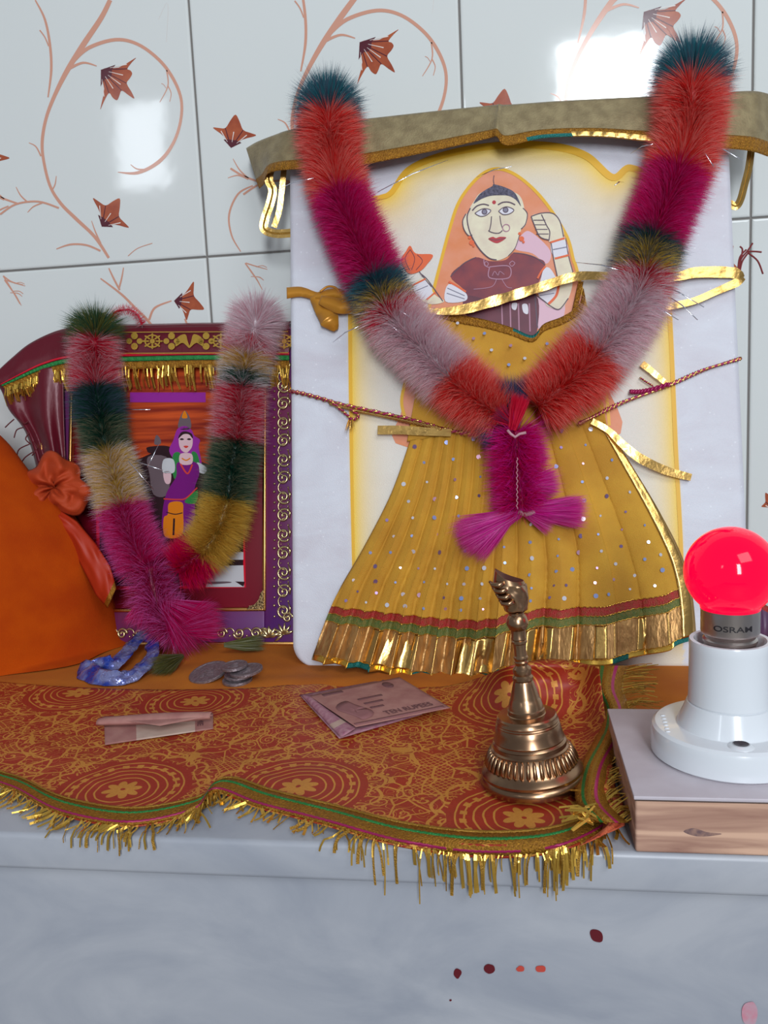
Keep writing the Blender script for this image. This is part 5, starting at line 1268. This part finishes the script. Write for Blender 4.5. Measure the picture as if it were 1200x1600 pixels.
# finial: cupped hand shaped cap, leaning left
fi = MB(); ztop = bz_at(888, 800); zb = bz_at(932, 812); H_ = ztop-zb
secs = [(961, 806, 12), (957, 806, 17), (948, 806, 19.5), (938, 805, 21.5), (928, 802, 24), (918, 799, 25)]
def fsec(i):
    y_, x_, r_ = secs[i]; c_ = V((bc0.x+(x_-806)/sB, bc0.y, bz_at(y_))); return c_, r_/sB
fpt = lambda x_, y_: V((bc0.x+(x_-806)/sB, bc0.y, bz_at(y_)))
tipL, tipR = fpt(780, 890), fpt(822, 912)
def rim(q, k=1.0):
    c_ = (tipL+tipR)/2; ax = (tipR-tipL)/2; bow = V((-1.2, 0, -1.6))*math.sin(q)**2
    return c_+ax*math.cos(q)*k+V((0, 5.2*k*math.sin(q), 0))+bow
def fin(u, v):
    q = 2*PI*u; f = v*6
    if f <= 5:
        i = min(int(f), 4); g = f-i; c0_, r0_ = fsec(i); c1_, r1_ = fsec(i+1); c_ = c0_.lerp(c1_, g); r_ = r0_*(1-g)+r1_*g
        r_ *= 1+.09*v*math.sin(q*6+v*8)+.08*nz(math.cos(q)*2, math.sin(q)*2, v*5); return c_+V((r_*math.cos(q), r_*.85*math.sin(q), 0))
    g = f-5; c_, r_ = fsec(5); a = c_+V((r_*math.cos(q), r_*.85*math.sin(q), 0)); b2 = rim(PI-q if False else q+PI if False else q)
    # keep left side with the raised tip
    return a.lerp(rim_m(q), g)
def rim_m(q, k=1.0):
    c_ = (tipL+tipR)/2; ax = (tipR-tipL)/2
    return c_+ax*math.cos(q)*k+V((0, 5.8*k*math.sin(q), 0))+V((-.8, 0, -1.2))*math.sin(q)**2
fi.grid(lambda u, v: fin(u, 1-v), 64, 36, 0, closed=True)
deep = fpt(798, 918)
fi.grid(lambda u, v: rim_m(2*PI*u, 1-.12*v) if v < .34 else rim_m(2*PI*u, .9).lerp(deep, (v-.33)/.67*.98), 64, 9, 1, mfn=lambda u, v: 0 if v < .3 else 1, closed=True)
for k_ in range(4):
    x_, y_ = 779+k_*4, 912+k_*10; p0 = fpt(x_, y_)+V((-.4, -4.2, 0)); fi.tube([p0+V((4.2, -1.6, .8)), p0+V((1.8, -1.9, .2)), p0+V((-.6, -.4, .2)), p0+V((-2.0, 1.2, 1.5))], [.9, 1.25, 1.1, .5], 8, 0)
fi.build('finial', [M['brass'], M['brass_dark']], bl_); bl_.rotation_euler = (0, -.072, 0); bl_.location.z += .0014

# ------------------------------------------------------------------ wooden block, holder, bulb
c0 = on_z(993, 1330, .6); YBk = max(c0.y, YE+.5); BT = on_y(988, 1243, YBk).z
bL = c0.x; back_c = on_z(963, 1108, BT); YBb = back_c.y; BW = 92.0
wb = thing('wooden_block', 'rough wooden block with a white laminate top carrying the lamp holder', 'wood block', (bL+BW/2, (YBk+YBb)/2, 0))
w_ = MB(); w_.box((bL, YBk, 0.1), (bL+BW, YBb, BT-1.6), 0, 1.0); WF = lambda x, y, o=0: on_y(x, y, YBk-o)
decal(w_, [(1068, 1299), (1084, 1294), (1104, 1300), (1128, 1303), (1104, 1307), (1084, 1306)], WF, .06, 1)
w_.build('block', [M['wood'], mat('wood_knot', (96, 74, 80), .85, var=(150, 116, 102), vscale=400), mat('wood_stain', (142, 108, 98), .85, var=(170, 132, 114), vscale=200)], wb, smooth=False)
w_ = MB(); w_.box((bL-.6, YBk-.6, BT-1.5), (bL+BW+.6, YBb+.6, BT), 0, .35); w_.build('laminate_top', M['laminate'], wb)
w_ = MB(); w_.box((bL-.2, YBk-.3, BT-2.0), (bL+BW+.2, YBb+.2, BT-1.45), 0, 0); w_.build('glue_line', M['edge_dark'], wb)

hc = on_z(1139, 1130, BT+13); YH = hc.y
def hz(y, x=1138): return on_y(x, y, YH).z
sH = F/((hc-CAM).dot(_f))
print('scales', sB, sH, 'block', BT, YBk, YBb, 'YE', YE, TH_N, 'bell', bc0, 'frame', xl, xr, sb, stp, 'holder', hc, 'slab', XL, XR)
lh = thing('lamp_holder', 'white porcelain batten lamp holder screwed on the wooden block', 'lamp holder', (hc.x, hc.y, BT))
rb_ = 117/sH; r = lambda v: v/sH
ztopb = BT+13.0
pr_ = [(.3, BT+.1), (rb_-1.5, BT+.1), (rb_, BT+1.2), (rb_, ztopb-3), (rb_-.5, ztopb-1.2), (rb_-1.8, ztopb-.1), (rb_-3, ztopb), (r(79), ztopb)]
zs = hz(1094); zt = hz(998)
zs0 = ztopb
# steps up the flared foot to the seam, then the straight cup
up_ = [(r(78), zs0+.2), (r(74.5), zs0+(zs-zs0)*.25), (r(69), zs0+(zs-zs0)*.55), (r(65), zs0+(zs-zs0)*.82), (r(63), zs-.5), (r(60), zs-.2), (r(60), zs+.2), (r(61.5), zs+.3), (r(60.5), zs+3), (r(59.5), zt-4), (r(60), zt-1), (r(59), zt), (r(53), zt), (r(51), zt-1), (r(50), zt-14), (.3, zt-14)]
bs = MB(); bs.lathe((pr_+up_)[::-1], (hc.x, hc.y, 0), 96); bs.build('base', M['porcelain'], lh, sharp=28)
sc_ = MB(); scp = on_z(1158, 1166, ztopb+.2); sc_.lathe([(r(11), scp.z+1.0), (r(14), scp.z+.5), (r(18), scp.z+.1), (r(19), scp.z-.3)], (scp.x, scp.y, 0), 24, 0)
sc_.lathe([(.05, scp.z+.3), (r(12), scp.z+.95)], (scp.x, scp.y, 0), 24, 1)
sc_.build('screw_hole', [M['porcelain'], M['steel_dark']], lh)
# small raised mark on the base (left)
rk = MB()
for i in range(6): q = on_z(1036+i*1.5, 1118+i*5, ztopb+.1); rk.box((q.x-.9, q.y-.25, ztopb-.2), (q.x+.9, q.y+.25, ztopb+.35))
rk.build('embossed_mark', M['porcelain'], lh)

bu = thing('red_light_bulb', 'round bright red light bulb standing in the white lamp holder', 'light bulb', (hc.x, hc.y, zt-8))
RBm = 68.5/sH; zc_ = hz(893, 1133); ccx = hc.x
zcap = hz(950)
gl = MB(); gp_ = []
for i in range(40):
    a = PI*i/39*.775; gp_.append((max(RBm*math.sin(a), .05), zc_+RBm*math.cos(a)))
gp_ = [q for q in gp_ if q[1] > zcap+1]
gp_ += [(r(44), zcap+.3), (r(42), zcap-1)]
gl.lathe(gp_, (ccx, hc.y, 0), 96); gl.build('glass_globe', M['bulb'], bu)
cp = MB(); cz0 = hz(1000)-9
cpp = [(r(42.5), zcap+.6), (r(43.5), zcap), (r(43), zcap-1), (r(43), hz(985)), (r(42), hz(988)), (r(38), hz(990)), (r(37), hz(994)), (r(40), hz(997)), (r(40), hz(1001)), (r(38), hz(1004)), (r(38), cz0), (.2, cz0)]
cp.lathe(cpp, (ccx, hc.y, 0), 72); 
co = cp.build('metal_cap', M['steel'], bu, sharp=28)
vs, fs = text_mesh('OSRAM', 1.0, .008); wd = max(v[0] for v in vs)-min(v[0] for v in vs)
mb = MB(); rt = r(43)+.12; zm = hz(973); hL = (hz(964)-hz(981))
ang0 = -PI/2-.12
mb.add([(ccx+rt*math.cos(ang0+v[0]/wd*1.35), hc.y+rt*math.sin(ang0+v[0]/wd*1.35), zm+v[1]*hL*.7) for v in vs], fs, 0); mb.build('lettering', M['black_ink'], co, smooth=False)

# second draped cloth glimpsed behind the bulb at the right edge
rc = MB(); rc.origin = on_y(1230, 1010, -60)[:]
def rc_fn(u, v):
    px = 1180+90*u; py = 935+20*math.sin(u*3)*(1-v)+v*95
    if u < .1: px += 3*math.sin(v*5)
    return on_y(px+6*(v), py, -70-10*math.sin(PI*v)+3*math.sin(u*12))
rc.grid(rc_fn, 40, 24, 0, mfn=lambda u, v: 2 if v < .12 else (1 if v > .82 else 0))
tag(rc.build('violet_cloth', [mat('violet_satin', (92, 62, 92), .45), M['braid'], M['redband']], solid=.5), 'edge of a violet cloth with red and gold border glimpsed behind the red bulb', 'cloth')

# ================================================================== CAMERA, LIGHT, WORLD
cam = bpy.data.cameras.new('camera'); co_ = bpy.data.objects.new('camera', cam); COL.objects.link(co_); SC.camera = co_
cam.sensor_fit = 'HORIZONTAL'; cam.sensor_width = 36; cam.lens = F/1200*36; cam.clip_start = .01
from mathutils import Matrix
Mx = Matrix((( RT.x, UP.x, -_f.x), (RT.y, UP.y, -_f.y), (RT.z, UP.z, -_f.z)))
co_.matrix_world = Matrix.Translation(CAM*.001) @ Mx.to_4x4()
def area(name, loc, target, sx, sy, power, col):
    l = bpy.data.lights.new(name, 'AREA'); l.shape = 'RECTANGLE'; l.size = sx; l.size_y = sy; l.energy = power; l.color = col
    o = bpy.data.objects.new(name, l); COL.objects.link(o); o.location = loc
    o.rotation_euler = (V(target)-V(loc)).to_track_quat('-Z', 'Y').to_euler(); return o
def mirror_dir(px, py, dist):      # where a window must stand to be seen mirrored in the tiles at this pixel
    h = on_y(px, py, 0); d = (h-CAM).normalized(); d.y = -d.y; return (h*.001+d*dist)
wa = mirror_dir(222, 228, 2.3); area('window_daylight_left', wa, (wa.x, 0, wa.z), .17, .26, .9, (.86, .93, 1))
wc_ = mirror_dir(952, 308, 2.3); area('window_daylight_right', wc_, (wc_.x, 0, wc_.z), .30, .92, 27, (.88, .94, 1))
area('soft_fill_light', (1.1, -1.9, 1.9), (.1, -.1, .15), 1.3, 1.0, 19, (.9, .95, 1))  # added fill from high right, not an opening of the room
W = bpy.data.worlds.new('world'); SC.world = W; W.use_nodes = True
bg = W.node_tree.nodes['Background']; bg.inputs[0].default_value = (.56, .61, .7, 1); bg.inputs[1].default_value = .29
SC.view_settings.view_transform = 'Standard'; SC.view_settings.look = 'None'; SC.view_settings.gamma = 1; SC.view_settings.exposure = .22; SC.view_settings.use_curve_mapping = False
for o in bpy.data.objects:
    if '_base' in o: del o['_base']
